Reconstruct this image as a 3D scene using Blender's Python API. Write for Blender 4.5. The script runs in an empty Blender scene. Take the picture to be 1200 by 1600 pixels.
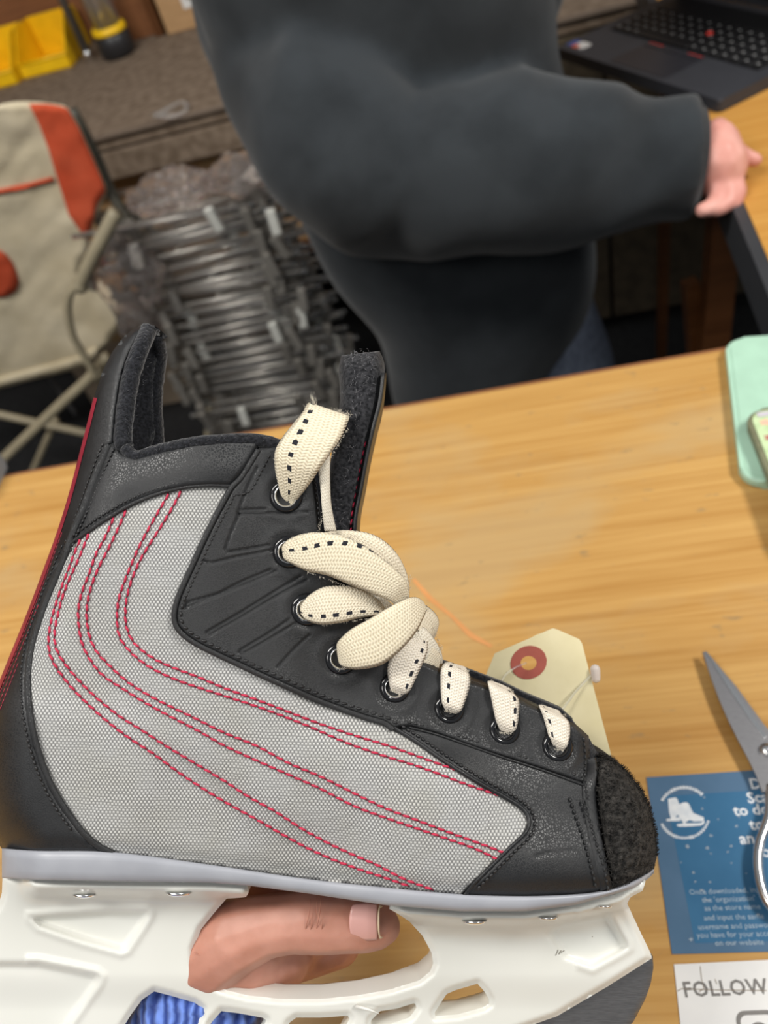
import bpy, bmesh, math, random
import numpy as np
from mathutils import Vector, Matrix, geometry, noise
random.seed(7)
C = bpy.context.scene.collection
S = bpy.context.scene
# ------------------------------------------------------------------ camera, world, lights, exposure
F = 1250.0                                   # focal length in pixels of the 1200x1600 frame
CAM = Vector((0, 0, 1.4))
_n = np.array([400., 1130., F]); _n /= np.linalg.norm(_n)
UP = -_n
AX = np.array([6900., -1060., -F]); AX -= AX.dot(UP) * UP; AX /= np.linalg.norm(AX)
AY = np.cross(UP, AX)
ex, ey, ef = (Vector((AX[i], AY[i], UP[i])) for i in range(3))   # camera right, down, forward in the world
R3 = Matrix((ex, -ey, -ef)).transposed()
cam = bpy.data.cameras.new('camera'); co = bpy.data.objects.new('camera', cam); C.objects.link(co)
co.matrix_world = Matrix.Translation(CAM) @ R3.to_4x4()
cam.sensor_fit = 'VERTICAL'; cam.sensor_height = 36; cam.sensor_width = 27
cam.lens = F * 36 / 1600; cam.clip_start = 0.01
cam.dof.use_dof = True; cam.dof.focus_distance = 0.300; cam.dof.aperture_fstop = cam.lens / 3.0
S.camera = co
S.view_settings.view_transform = 'Standard'; S.view_settings.look = 'None'
S.view_settings.exposure = 0.0; S.view_settings.gamma = 1.0
S.view_settings.use_curve_mapping = False
W = bpy.data.worlds.new('room_light'); S.world = W; W.use_nodes = True
W.node_tree.nodes['Background'].inputs[0].default_value = (0.90, 0.95, 1.0, 1)
W.node_tree.nodes['Background'].inputs[1].default_value = 0.26
def area(name, loc, target, sx, sy, power, col=(1, .97, .92)):
    l = bpy.data.lights.new(name, 'AREA'); l.shape = 'RECTANGLE'; l.size = sx; l.size_y = sy
    l.energy = power; l.color = col
    o = bpy.data.objects.new(name, l); C.objects.link(o); o.location = loc
    o.rotation_euler = (Vector(target) - Vector(loc)).to_track_quat('-Z', 'Y').to_euler()
    return o
area('unseen_overhead_lamp', (1.35, 0.35, 2.5), (0, .3, .9), .9, .3, 36)
area('unseen_overhead_lamp', (-0.9, -1.2, 2.6), (-.1, .3, .9), 1.4, .5, 13)
area('unseen_overhead_lamp', (-1.0, 0.15, 2.7), (-.8, 1.6, .6), 1.2, .4, 36)  # added unseen lamp, set forward to brighten the camp chair's canvas

# ------------------------------------------------------------------ helpers
def rayw(u, v):
    return ex * ((u - 600) / F) + ey * ((v - 800) / F) + ef
def onz(u, v, z):
    r = rayw(u, v); return CAM + r * ((z - CAM.z) / r.z)
def ony(u, v, y):
    r = rayw(u, v); return CAM + r * (y / r.y)
def atd(u, v, t):
    return CAM + rayw(u, v) * t
def link(o, parent=None, mat=None):
    C.objects.link(o)
    if parent is not None: o.parent = parent
    if mat is not None: o.data.materials.append(mat)
    return o
def mesh_obj(name, verts, faces, mat=None, parent=None, smooth=True):
    me = bpy.data.meshes.new(name); me.from_pydata([tuple(v) for v in verts], [], faces); me.update()
    if smooth: me.shade_smooth()
    return link(bpy.data.objects.new(name, me), parent, mat)
def bm_obj(name, bm, mat=None, parent=None, smooth=False):
    me = bpy.data.meshes.new(name); bm.to_mesh(me); bm.free()
    if smooth: me.shade_smooth()
    return link(bpy.data.objects.new(name, me), parent, mat)
def thing(name, label, cat, loc=(0, 0, 0), rz=0.0, group=None):
    o = bpy.data.objects.new(name, None); C.objects.link(o); o.empty_display_size = .02
    o.location = loc; o.rotation_euler = (0, 0, rz); o['label'] = label; o['category'] = cat
    if group: o['group'] = group
    return o
def tag(o, label=None, cat=None, group=None, kind=None):
    if label: o['label'] = label
    if cat: o['category'] = cat
    if group: o['group'] = group
    if kind: o['kind'] = kind
    return o
def bx(bm, x0, x1, y0, y1, z0, z1, bevel=0.0):
    r = bmesh.ops.create_cube(bm, size=1)
    vs = r['verts']
    for v in vs:
        v.co = Vector((x0 if v.co.x < 0 else x1, y0 if v.co.y < 0 else y1, z0 if v.co.z < 0 else z1))
    if bevel:
        es = list({e for v in vs for e in v.link_edges})
        bmesh.ops.bevel(bm, geom=es, offset=bevel, segments=2, affect='EDGES', profile=.5)
def box(name, x0, x1, y0, y1, z0, z1, mat, parent=None, bevel=0.002):
    bm = bmesh.new(); bx(bm, x0, x1, y0, y1, z0, z1, bevel); return bm_obj(name, bm, mat, parent)
def catmull(P, n=8, closed=False):
    P = [np.array(p, float) for p in P]; out = []; N = len(P)
    rng = range(N) if closed else range(N - 1)
    for i in rng:
        if closed: p0, p1, p2, p3 = P[i - 1], P[i], P[(i + 1) % N], P[(i + 2) % N]
        else: p0, p1, p2, p3 = P[max(i - 1, 0)], P[i], P[i + 1], P[min(i + 2, N - 1)]
        for k in range(n):
            t = k / n
            out.append(.5 * ((2 * p1) + (-p0 + p2) * t + (2 * p0 - 5 * p1 + 4 * p2 - p3) * t * t + (-p0 + 3 * p1 - 3 * p2 + p3) * t ** 3))
    if not closed: out.append(P[-1])
    return out
def resample(P, step, closed=False):
    P = [np.array(p, float) for p in P]
    if closed: P = P + [P[0]]
    out = [P[0]]; acc = 0.
    for a, b in zip(P[:-1], P[1:]):
        L = np.linalg.norm(b - a)
        if L < 1e-9: continue
        d = step - acc
        while d <= L:
            out.append(a + (b - a) * d / L); d += step
        acc = L - (d - step)
    if closed:
        if np.linalg.norm(out[-1] - P[0]) < step * .5: out.pop()
    elif np.linalg.norm(out[-1] - P[-1]) > step * .3: out.append(P[-1])
    return out
def tube(bm, pts, rad, seg=8, cap=True, flat=None):
    pts = [Vector(p) for p in pts]; n = len(pts); rings = []
    up = Vector((.13, .31, .94)); prev = None
    for i, p in enumerate(pts):
        t = (pts[min(i + 1, n - 1)] - pts[max(i - 1, 0)]).normalized()
        a = (prev - t * prev.dot(t)) if prev is not None else up - t * up.dot(t)
        if a.length < 1e-6: a = t.orthogonal()
        a.normalize(); prev = a; b = t.cross(a)
        r = rad[i] if hasattr(rad, '__len__') else rad
        rings.append([bm.verts.new(p + a * (math.cos(q) * r) + b * (math.sin(q) * r)) for q in [2 * math.pi * k / seg for k in range(seg)]])
    for A, B in zip(rings[:-1], rings[1:]):
        for k in range(seg): bm.faces.new((A[k], A[(k + 1) % seg], B[(k + 1) % seg], B[k]))
    if cap:
        bm.faces.new(list(reversed(rings[0]))); bm.faces.new(rings[-1])
def tube_obj(name, pts, rad, mat, parent=None, seg=10, sub=0):
    if sub: pts = catmull(pts, sub)
    bm = bmesh.new(); tube(bm, pts, rad, seg); return bm_obj(name, bm, mat, parent, True)
def lathe(name, prof, mat, parent=None, seg=28, mtx=None, cap=True):
    bm = bmesh.new(); rings = []
    for r, z in prof: rings.append([bm.verts.new((r * math.cos(2 * math.pi * k / seg), r * math.sin(2 * math.pi * k / seg), z)) for k in range(seg)])
    for A, B in zip(rings[:-1], rings[1:]):
        for k in range(seg): bm.faces.new((A[k], A[(k + 1) % seg], B[(k + 1) % seg], B[k]))
    if cap and prof[0][0] > 1e-5: bm.faces.new(list(reversed(rings[0])))
    if cap and prof[-1][0] > 1e-5: bm.faces.new(rings[-1])
    if mtx is not None: bmesh.ops.transform(bm, matrix=mtx, verts=bm.verts)
    return bm_obj(name, bm, mat, parent, True)
def blob(bm, pts, radii, scale=(1, 1, 1), dens=.28):
    """overlapping balls along a path, merged by a voxel remesh into one skin"""
    pts = [Vector(p) for p in pts]
    for i in range(len(pts) - 1):
        L = (pts[i + 1] - pts[i]).length; m = max(1, int(L / (dens * min(radii[i], radii[i + 1]))))
        for k in range(m + (1 if i == len(pts) - 2 else 0)):
            t = k / m; p = pts[i].lerp(pts[i + 1], t); r = radii[i] * (1 - t) + radii[i + 1] * t
            mt = Matrix.Translation(p) @ Matrix.Diagonal((r * scale[0], r * scale[1], r * scale[2], 1))
            bmesh.ops.create_icosphere(bm, subdivisions=2, radius=1, matrix=mt)
def skin(name, bm, voxel, mat, parent, smooth=6, fac=.6):
    o = bm_obj(name, bm, mat, parent, True)
    m = o.modifiers.new('remesh', 'REMESH'); m.mode = 'VOXEL'; m.voxel_size = voxel; m.use_smooth_shade = True
    if smooth:
        s = o.modifiers.new('smooth', 'SMOOTH'); s.iterations = smooth; s.factor = fac
    return o

# ------------------------------------------------------------------ materials
def newmat(name):
    m = bpy.data.materials.new(name); m.use_nodes = True; nt = m.node_tree
    return m, nt, nt.nodes['Principled BSDF'], nt.links.new
def setp(b, col=None, rough=.5, metal=0., spec=.5, **k):
    if col is not None: b.inputs['Base Color'].default_value = (*col, 1)
    b.inputs['Roughness'].default_value = rough; b.inputs['Metallic'].default_value = metal
    b.inputs['Specular IOR Level'].default_value = spec
    for a, v in k.items(): b.inputs[a.replace('_', ' ')].default_value = v
def node(nt, t, **k):
    n = nt.nodes.new(t)
    for a, v in k.items(): setattr(n, a, v)
    return n
def coords(nt, scale=(1, 1, 1), rot=(0, 0, 0), uv=False):
    tc = node(nt, 'ShaderNodeTexCoord'); mp = node(nt, 'ShaderNodeMapping')
    mp.inputs['Scale'].default_value = scale; mp.inputs['Rotation'].default_value = rot
    nt.links.new(tc.outputs['UV' if uv else 'Object'], mp.inputs[0]); return mp.outputs[0]
def noisy(name, c1, c2, scale=20, rough=.6, bump=.2, detail=4, stretch=(1, 1, 1), dist=.001, metal=0., spec=.5, lo=.35, hi=.65, **k):
    m, nt, b, L = newmat(name); setp(b, c1, rough, metal, spec, **k)
    nz = node(nt, 'ShaderNodeTexNoise'); nz.inputs['Scale'].default_value = scale; nz.inputs['Detail'].default_value = detail
    L(coords(nt, stretch), nz.inputs['Vector'])
    cr = node(nt, 'ShaderNodeValToRGB'); cr.color_ramp.elements[0].color = (*c1, 1); cr.color_ramp.elements[1].color = (*c2, 1)
    cr.color_ramp.elements[0].position = lo; cr.color_ramp.elements[1].position = hi
    L(nz.outputs[0], cr.inputs[0]); L(cr.outputs[0], b.inputs['Base Color'])
    if bump:
        bp = node(nt, 'ShaderNodeBump'); bp.inputs['Strength'].default_value = bump; bp.inputs['Distance'].default_value = dist
        L(nz.outputs[0], bp.inputs['Height']); L(bp.outputs[0], b.inputs['Normal'])
    return m
def plain(name, col, rough=.5, metal=0., spec=.5, **k):
    return noisy(name, col, tuple(min(1, c * 1.12) for c in col), 35, rough, .05, 3, metal=metal, spec=spec, **k)
def math_n(nt, op, a, b=None, c=None):
    n = node(nt, 'ShaderNodeMath', operation=op)
    for i, x in enumerate((a, b, c)):
        if x is None: continue
        if hasattr(x, 'links'): nt.links.new(x, n.inputs[i])
        else: n.inputs[i].default_value = x
    return n.outputs[0]

def leather(name, base=(.012, .013, .015), rough=.42, strength=.5, sc=1000):
    m, nt, b, L = newmat(name); setp(b, base, rough, 0, .5)
    v = coords(nt)
    vo = node(nt, 'ShaderNodeTexVoronoi', feature='DISTANCE_TO_EDGE'); vo.inputs['Scale'].default_value = sc
    nz = node(nt, 'ShaderNodeTexNoise'); nz.inputs['Scale'].default_value = sc * .8; nz.inputs['Detail'].default_value = 3
    add = node(nt, 'ShaderNodeVectorMath', operation='MULTIPLY_ADD')
    L(nz.outputs['Color'], add.inputs[0]); add.inputs[1].default_value = (.0006, .0006, .0006); L(v, add.inputs[2])
    L(add.outputs[0], vo.inputs['Vector'])
    n2 = node(nt, 'ShaderNodeTexNoise'); n2.inputs['Scale'].default_value = 60; L(v, n2.inputs['Vector'])
    h = math_n(nt, 'MULTIPLY_ADD', math_n(nt, 'MINIMUM', vo.outputs['Distance'], .15), 3.0, math_n(nt, 'MULTIPLY', n2.outputs[0], .8))
    bp = node(nt, 'ShaderNodeBump'); bp.inputs['Strength'].default_value = strength; bp.inputs['Distance'].default_value = .0003
    L(h, bp.inputs['Height']); L(bp.outputs[0], b.inputs['Normal'])
    cr = node(nt, 'ShaderNodeValToRGB'); cr.color_ramp.elements[0].color = (*[c * .75 for c in base], 1); cr.color_ramp.elements[1].color = (*[c * 1.9 for c in base], 1)
    L(n2.outputs[0], cr.inputs[0]); L(cr.outputs[0], b.inputs['Base Color'])
    r = math_n(nt, 'MULTIPLY_ADD', n2.outputs[0], .25, rough - .12); L(r, b.inputs['Roughness'])
    return m
M = {}
M['leather'] = leather('black_leather', (.008, .0085, .0095), .40, .30)
M['leather_fine'] = leather('grained_leather', (.012, .0125, .0135), .47, .55, 1100)
M['stitch'] = plain('black_thread', (.012, .012, .013), .5)
M['felt'] = noisy('black_felt', (.004, .0045, .006), (.020, .021, .026), 900, .95, .9, 5, dist=.0008, spec=.1, Sheen_Weight=.25)
M['felt_grey'] = noisy('grey_black_felt', (.004, .0045, .006), (.034, .034, .038), 700, .95, .9, 5, dist=.0008, spec=.1, Sheen_Weight=.2)
M['fuzz'] = noisy('fuzzy_black', (.006, .006, .006), (.048, .044, .040), 420, .85, 1., 6, dist=.0015, spec=.25)
M['void'] = plain('deep_black', (.002, .002, .002), .9, spec=.0)
M['gloss'] = plain('glossy_black_enamel', (.006, .006, .007), .12, 0, .7)
M['chrome'] = plain('worn_steel', (.72, .72, .72), .22, 1.)
M['red_thread'] = plain('red_thread', (.44, .022, .06), .55, 0, .3)
M['dark_red_thread'] = plain('dark_red_thread', (.11, .012, .025), .6, 0, .3)
M['red_strip'] = noisy('red_strip', (.20, .008, .022), (.30, .014, .035), 90, .5, .1)
M['white_plastic'] = noisy('white_plastic', (.67, .67, .62), (.71, .71, .665), 18, .28, .03, 2, Subsurface_Weight=0.0)
M['grey_rubber'] = noisy('grey_rubber', (.30, .31, .345), (.34, .35, .385), 60, .42, .06, 3)
M['steel'] = noisy('brushed_steel', (.20, .20, .205), (.27, .27, .275), 260, .38, .1, 4, (1, 12, 1), metal=.85)
M['skin'] = noisy('skin', (.44, .195, .135), (.56, .275, .205), 55, .48, .3, 6, dist=.0006, Subsurface_Weight=.15, Subsurface_Radius=(.006, .002, .001), Subsurface_Scale=.5)
M['skin2'] = noisy('skin_pink', (.62, .27, .22), (.70, .36, .30), 30, .5, .05, 3)
M['nail'] = plain('fingernail', (.66, .36, .32), .28, 0, .5)
M['nail_tip'] = plain('fingernail_tip', (.72, .58, .40), .35)
M['blue_knit'] = None
def fabric():
    m, nt, b, L = newmat('grey_woven_fabric'); setp(b, (.5, .5, .49), .55, 0, .35)
    px = .000238
    v = coords(nt, (1 / px, 1 / px, 1 / px), (0, 0, math.radians(2)))
    nz = node(nt, 'ShaderNodeTexNoise'); nz.inputs['Scale'].default_value = .05; nz.inputs['Detail'].default_value = 2; L(v, nz.inputs['Vector'])
    ad = node(nt, 'ShaderNodeVectorMath', operation='MULTIPLY_ADD'); L(nz.outputs['Color'], ad.inputs[0]); ad.inputs[1].default_value = (3, 3, 0); L(v, ad.inputs[2])
    sx = node(nt, 'ShaderNodeSeparateXYZ'); L(ad.outputs[0], sx.inputs[0])
    x = math_n(nt, 'MULTIPLY', sx.outputs[0], math.pi / 3.0); y = math_n(nt, 'MULTIPLY', sx.outputs[1], math.pi / 4.4)
    s1 = math_n(nt, 'SINE', x); s2 = math_n(nt, 'SINE', y)
    p = math_n(nt, 'MULTIPLY', s1, s2)
    ay = math_n(nt, 'POWER', math_n(nt, 'ABSOLUTE', s2), .5); ax = math_n(nt, 'POWER', math_n(nt, 'ABSOLUTE', s1), .5)
    over = math_n(nt, 'MULTIPLY_ADD', p, .5, .5)
    # weft floats: long bright dashes, warp floats: short darker dots, thin dark gaps between rows
    h = math_n(nt, 'MULTIPLY', over, ay)
    cr = node(nt, 'ShaderNodeValToRGB'); e = cr.color_ramp.elements
    e[0].position = .06; e[0].color = (.13, .13, .13, 1); e[1].position = .8; e[1].color = (.55, .55, .535, 1)
    e2 = e.new(.38); e2.color = (.35, .35, .345, 1)
    L(h, cr.inputs[0])
    n2 = node(nt, 'ShaderNodeTexNoise'); n2.inputs['Scale'].default_value = .012; n2.inputs['Detail'].default_value = 3; L(v, n2.inputs['Vector'])
    mx = node(nt, 'ShaderNodeMix', data_type='RGBA', blend_type='MULTIPLY'); mx.inputs['Factor'].default_value = 1
    c2 = node(nt, 'ShaderNodeValToRGB'); c2.color_ramp.elements[0].position = .3; c2.color_ramp.elements[0].color = (.93, .92, .88, 1); c2.color_ramp.elements[1].position = .6; c2.color_ramp.elements[1].color = (1, 1, 1, 1)
    L(n2.outputs[0], c2.inputs[0]); L(cr.outputs[0], mx.inputs['A']); L(c2.outputs[0], mx.inputs['B']); L(mx.outputs['Result'], b.inputs['Base Color'])
    bp = node(nt, 'ShaderNodeBump'); bp.inputs['Strength'].default_value = .5; bp.inputs['Distance'].default_value = .0003
    L(h, bp.inputs['Height']); L(bp.outputs[0], b.inputs['Normal'])
    return m
M['fabric'] = fabric()
def lace_mat(name, tracer, c=(.66, .59, .45)):
    """u runs across the ribbon 0..1, v along it in ribbon units"""
    m, nt, b, L = newmat(name); setp(b, c, .85, 0, .15, Sheen_Weight=.1)
    v = coords(nt, uv=True); sx = node(nt, 'ShaderNodeSeparateXYZ'); L(v, sx.inputs[0]); u, w = sx.outputs[0], sx.outputs[1]
    zig = math_n(nt, 'ABSOLUTE', math_n(nt, 'SUBTRACT', math_n(nt, 'FRACT', math_n(nt, 'MULTIPLY', u, 5.5)), .5))
    row = math_n(nt, 'SINE', math_n(nt, 'MULTIPLY', math_n(nt, 'ADD', math_n(nt, 'MULTIPLY', w, 1 / 5.2), math_n(nt, 'MULTIPLY', zig, 1.3)), 2 * math.pi))
    col = math_n(nt, 'SINE', math_n(nt, 'MULTIPLY', u, 2 * math.pi * 11))
    nz = node(nt, 'ShaderNodeTexNoise'); nz.inputs['Scale'].default_value = 700; L(coords(nt), nz.inputs['Vector'])
    h = math_n(nt, 'ADD', math_n(nt, 'MULTIPLY_ADD', row, .26, .5), math_n(nt, 'MULTIPLY_ADD', col, .15, math_n(nt, 'MULTIPLY', nz.outputs[0], .35)))
    cr = node(nt, 'ShaderNodeValToRGB'); e = cr.color_ramp.elements
    e[0].position = .15; e[0].color = (c[0] * .70, c[1] * .66, c[2] * .58, 1); e[1].position = .75; e[1].color = (*[min(1, q * 1.12) for q in c], 1)
    L(h, cr.inputs[0]); out = cr.outputs[0]
    if tracer is not None:
        nzt = node(nt, 'ShaderNodeTexNoise'); nzt.inputs['Scale'].default_value = 500; L(coords(nt), nzt.inputs['Vector'])
        near = math_n(nt, 'LESS_THAN', math_n(nt, 'ABSOLUTE', math_n(nt, 'SUBTRACT', u, tracer)), .052)
        dash = math_n(nt, 'LESS_THAN', math_n(nt, 'FRACT', math_n(nt, 'ADD', math_n(nt, 'MULTIPLY', w, 1 / 21.), math_n(nt, 'MULTIPLY', nzt.outputs[0], .5))), .42)
        fac = math_n(nt, 'MULTIPLY', near, dash)
        mx = node(nt, 'ShaderNodeMix', data_type='RGBA'); L(fac, mx.inputs['Factor']); L(out, mx.inputs['A']); mx.inputs['B'].default_value = (.018, .019, .025, 1)
        out = mx.outputs['Result']
    L(out, b.inputs['Base Color'])
    bp = node(nt, 'ShaderNodeBump'); bp.inputs['Strength'].default_value = .7; bp.inputs['Distance'].default_value = .0004
    L(h, bp.inputs['Height']); L(bp.outputs[0], b.inputs['Normal'])
    return m
def knit():
    m, nt, b, L = newmat('blue_knit'); setp(b, (.06, .12, .42), .9, 0, .1, Sheen_Weight=.3)
    w = node(nt, 'ShaderNodeTexWave', wave_type='BANDS', bands_direction='X'); w.inputs['Scale'].default_value = 70; w.inputs['Distortion'].default_value = 7; w.inputs['Detail'].default_value = 3; w.inputs['Detail Scale'].default_value = 1.2
    L(coords(nt, (1, .6, 1)), w.inputs['Vector'])
    cr = node(nt, 'ShaderNodeValToRGB'); cr.color_ramp.elements[0].color = (.025, .05, .22, 1); cr.color_ramp.elements[1].color = (.15, .25, .66, 1)
    L(w.outputs['Fac'], cr.inputs[0]); L(cr.outputs[0], b.inputs['Base Color'])
    bp = node(nt, 'ShaderNodeBump'); bp.inputs['Strength'].default_value = .8; bp.inputs['Distance'].default_value = .001
    L(w.outputs['Fac'], bp.inputs['Height']); L(bp.outputs[0], b.inputs['Normal'])
    return m
M['blue_knit'] = knit()
def wood(name, c1, c2, c3, sc=1.0, worn=True, rough=.38):
    m, nt, b, L = newmat(name); setp(b, c1, rough, 0, .4)
    v = coords(nt, (sc * 1.6, sc * 42, sc * 42)); nz = node(nt, 'ShaderNodeTexNoise'); nz.inputs['Scale'].default_value = 2.2; nz.inputs['Detail'].default_value = 6; nz.inputs['Roughness'].default_value = .62; L(v, nz.inputs['Vector'])
    v2 = coords(nt, (sc * 5, sc * 230, sc * 230)); n2 = node(nt, 'ShaderNodeTexNoise'); n2.inputs['Scale'].default_value = 1.5; n2.inputs['Detail'].default_value = 3; L(v2, n2.inputs['Vector'])
    v3 = coords(nt, (sc, sc * 1.7, sc)); n3 = node(nt, 'ShaderNodeTexNoise'); n3.inputs['Scale'].default_value = 6.5; n3.inputs['Detail'].default_value = 5; L(v3, n3.inputs['Vector'])
    f = math_n(nt, 'ADD', math_n(nt, 'MULTIPLY', nz.outputs[0], .62), math_n(nt, 'MULTIPLY', n2.outputs[0], .38))
    cr = node(nt, 'ShaderNodeValToRGB'); e = cr.color_ramp.elements; e[0].position = .34; e[0].color = (*c2, 1); e[1].position = .62; e[1].color = (*c1, 1)
    L(f, cr.inputs[0]); out = cr.outputs[0]
    if worn:
        r2 = node(nt, 'ShaderNodeValToRGB'); r2.color_ramp.elements[0].position = .50; r2.color_ramp.elements[0].color = (0, 0, 0, 1); r2.color_ramp.elements[1].position = .66; r2.color_ramp.elements[1].color = (.62, .62, .62, 1)
        L(n3.outputs[0], r2.inputs[0])
        mx = node(nt, 'ShaderNodeMix', data_type='RGBA'); L(r2.outputs[0], mx.inputs['Factor']); L(out, mx.inputs['A']); mx.inputs['B'].default_value = (*c3, 1); out = mx.outputs['Result']
        v4 = coords(nt, (sc * 40, sc * 85, sc * 40)); n4 = node(nt, 'ShaderNodeTexNoise'); n4.inputs['Scale'].default_value = 1.6; n4.inputs['Detail'].default_value = 4; L(v4, n4.inputs['Vector'])
        r4 = node(nt, 'ShaderNodeValToRGB'); r4.color_ramp.elements[0].position = .66; r4.color_ramp.elements[0].color = (0, 0, 0, 1); r4.color_ramp.elements[1].position = .75; r4.color_ramp.elements[1].color = (.5, .5, .5, 1)
        L(n4.outputs[0], r4.inputs[0])
        mx = node(nt, 'ShaderNodeMix', data_type='RGBA'); L(r4.outputs[0], mx.inputs['Factor']); L(out, mx.inputs['A']); mx.inputs['B'].default_value = (.22, .17, .10, 1); out = mx.outputs['Result']
    L(out, b.inputs['Base Color'])
    bp = node(nt, 'ShaderNodeBump'); bp.inputs['Strength'].default_value = .12; bp.inputs['Distance'].default_value = .0005
    L(f, bp.inputs['Height']); L(bp.outputs[0], b.inputs['Normal'])
    return m
M['table'] = wood('golden_wood', (.54, .315, .10), (.40, .20, .048), (.46, .32, .155))
M['table2'] = wood('amber_wood', (.56, .29, .07), (.46, .21, .04), (.55, .32, .12), worn=False)
M['dark_edge'] = plain('dark_edge_band', (.03, .032, .036), .5)
M['brown_post'] = wood('brown_post', (.12, .045, .014), (.07, .024, .007), (.2, .1, .04), worn=False)
M['redwood'] = wood('red_brown_wood', (.28, .12, .05), (.18, .07, .03), (.2, .1, .04), worn=False)
M['carpet'] = noisy('brown_carpet', (.15, .110, .078), (.23, .175, .13), 40, .95, .5, 6, dist=.003, spec=.1, lo=.38, hi=.62)
M['card_box'] = noisy('cardboard', (.42, .25, .115), (.48, .29, .14), 12, .8, .1, 4, (1, 1, 6))
M['pale_box'] = noisy('pale_cardboard', (.36, .28, .20), (.42, .33, .24), 12, .8, .1)
M['rubber_floor'] = noisy('black_rubber', (.008, .008, .009), (.02, .02, .021), 60, .8, .4, 5)
M['wall'] = noisy('painted_wall', (.16, .10, .06), (.22, .15, .09), 9, .8, .2, 4)
M['hoodie'] = noisy('slate_jersey', (.0175, .0210, .0245), (.028, .033, .038), 14, .95, .25, 6, dist=.004, spec=.15, Sheen_Weight=.15)
M['denim'] = noisy('blue_denim', (.10, .12, .17), (.16, .19, .25), 160, .9, .3, 4, (1, 1, .3))
M['hair'] = plain('dark_hair', (.02, .014, .01), .5)
M['shoe'] = plain('black_shoe', (.02, .02, .02), .5)
M['canvas'] = noisy('beige_canvas', (.70, .60, .41), (.84, .74, .54), 7, .85, .5, 5, dist=.012, spec=.1)
M['red_canvas'] = noisy('orange_red_canvas', (.62, .085, .035), (.74, .13, .06), 7, .85, .5, 4, dist=.012, spec=.1)
M['frame_tube'] = plain('khaki_tube', (.36, .31, .21), .45)
M['frame_dark'] = plain('olive_tube', (.07, .065, .05), .5)
M['yellow'] = plain('yellow_plastic', (.86, .52, .006), .4)
M['mint'] = plain('mint_plastic', (.36, .56, .43), .42)
M['laptop'] = plain('charcoal_laptop', (.030, .031, .037), .5)
M['key'] = plain('black_key', (.006, .006, .007), .5)
M['key_mark'] = plain('white_print', (.28, .28, .28), .6)
M['pad'] = plain('touchpad', (.022, .022, .027), .35)
M['red_dot'] = plain('red_plastic', (.6, .03, .02), .5)
M['blue_card'] = noisy('blue_print', (.022, .115, .235), (.034, .14, .27), 25, .35, .02)
M['faded_card'] = noisy('faded_blue_print', (.06, .13, .22), (.075, .15, .25), 30, .35, .02)
M['white_print'] = noisy('white_ink', (.62, .66, .70), (.75, .77, .78), 200, .5, 0)
M['white_card'] = noisy('white_card', (.70, .69, .68), (.76, .75, .73), 30, .4, .02)
M['grey_print'] = plain('grey_ink', (.17, .16, .15), .5)
M['manila'] = noisy('manila_paper', (.68, .60, .36), (.74, .66, .42), 60, .75, .05)
M['patch'] = noisy('brick_red_paper', (.36, .085, .06), (.42, .10, .07), 90, .7, .05)
M['black_plastic'] = plain('black_plastic', (.02, .02, .022), .4)
M['grey_plastic'] = plain('grey_plastic', (.22, .22, .22), .5)
M['paint_fleck'] = plain('crayon_orange', (.56, .25, .08), .7)
def clear(name, rough=.12, col=(.95, .96, .97), alpha=.0, tr=.9):
    m, nt, b, L = newmat(name); setp(b, col, rough, 0, .5)
    b.inputs['Transmission Weight'].default_value = tr; b.inputs['IOR'].default_value = 1.25
    nz = node(nt, 'ShaderNodeTexNoise'); nz.inputs['Scale'].default_value = 60
    L(coords(nt), nz.inputs['Vector']); bp = node(nt, 'ShaderNodeBump'); bp.inputs['Strength'].default_value = .3; bp.inputs['Distance'].default_value = .002
    L(nz.outputs[0], bp.inputs['Height']); L(bp.outputs[0], b.inputs['Normal'])
    return m
M['clear'] = clear('clear_plastic')
M['film'] = clear('crumpled_clear_film', .14, (.86, .80, .78), tr=.93); M['film'].node_tree.nodes['Principled BSDF'].inputs['IOR'].default_value = 1.12
M['lockplastic'] = clear('milky_plastic', .3, (.80, .76, .74), tr=.5)

# ------------------------------------------------------------------ the setting
def struct(name, x0, x1, y0, y1, z0, z1, mat):
    return tag(box(name, x0, x1, y0, y1, z0, z1, mat, None, 0), kind='structure')
struct('floor', -3.2, 3, -1.5, 2.75, -.05, 0, M['rubber_floor'])
struct('wall_left', -3.3, -3.2, -1.5, 2.75, 0, 2.8, M['wall'])
struct('wall_back', -3.3, 3, 2.75, 2.85, 0, 2.8, M['wall'])

# counter (near table): worn golden top
TX0, TX1, TY0, TY1 = -1.7, .80, -.42, .600
tb = thing('counter', 'worn golden wood counter spanning the picture below the skate', 'counter', (0, .1, 0))
def child_box(name, x0, x1, y0, y1, z0, z1, mat, par, bevel=.002):
    l = par.location
    return box(name, x0 - l.x, x1 - l.x, y0 - l.y, y1 - l.y, z0 - l.z, z1 - l.z, mat, par, bevel)
child_box('countertop', TX0, TX1, TY0, TY1, .862, .9, M['table'], tb, .003)
child_box('front_edge', TX0, TX1, TY1 + .0005, TY1 + .006, .864, .897, M['redwood'], tb, .001)
for x in (TX0 + .05, TX1 - .12):
    for y in (TY0 + .05, TY1 - .15): child_box('leg', x, x + .07, y, y + .07, 0, .86, M['brown_post'], tb)
child_box('apron', TX0 + .05, TX1 - .05, TY1 - .09, TY1 - .07, .76, .861, M['redwood'], tb)
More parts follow.
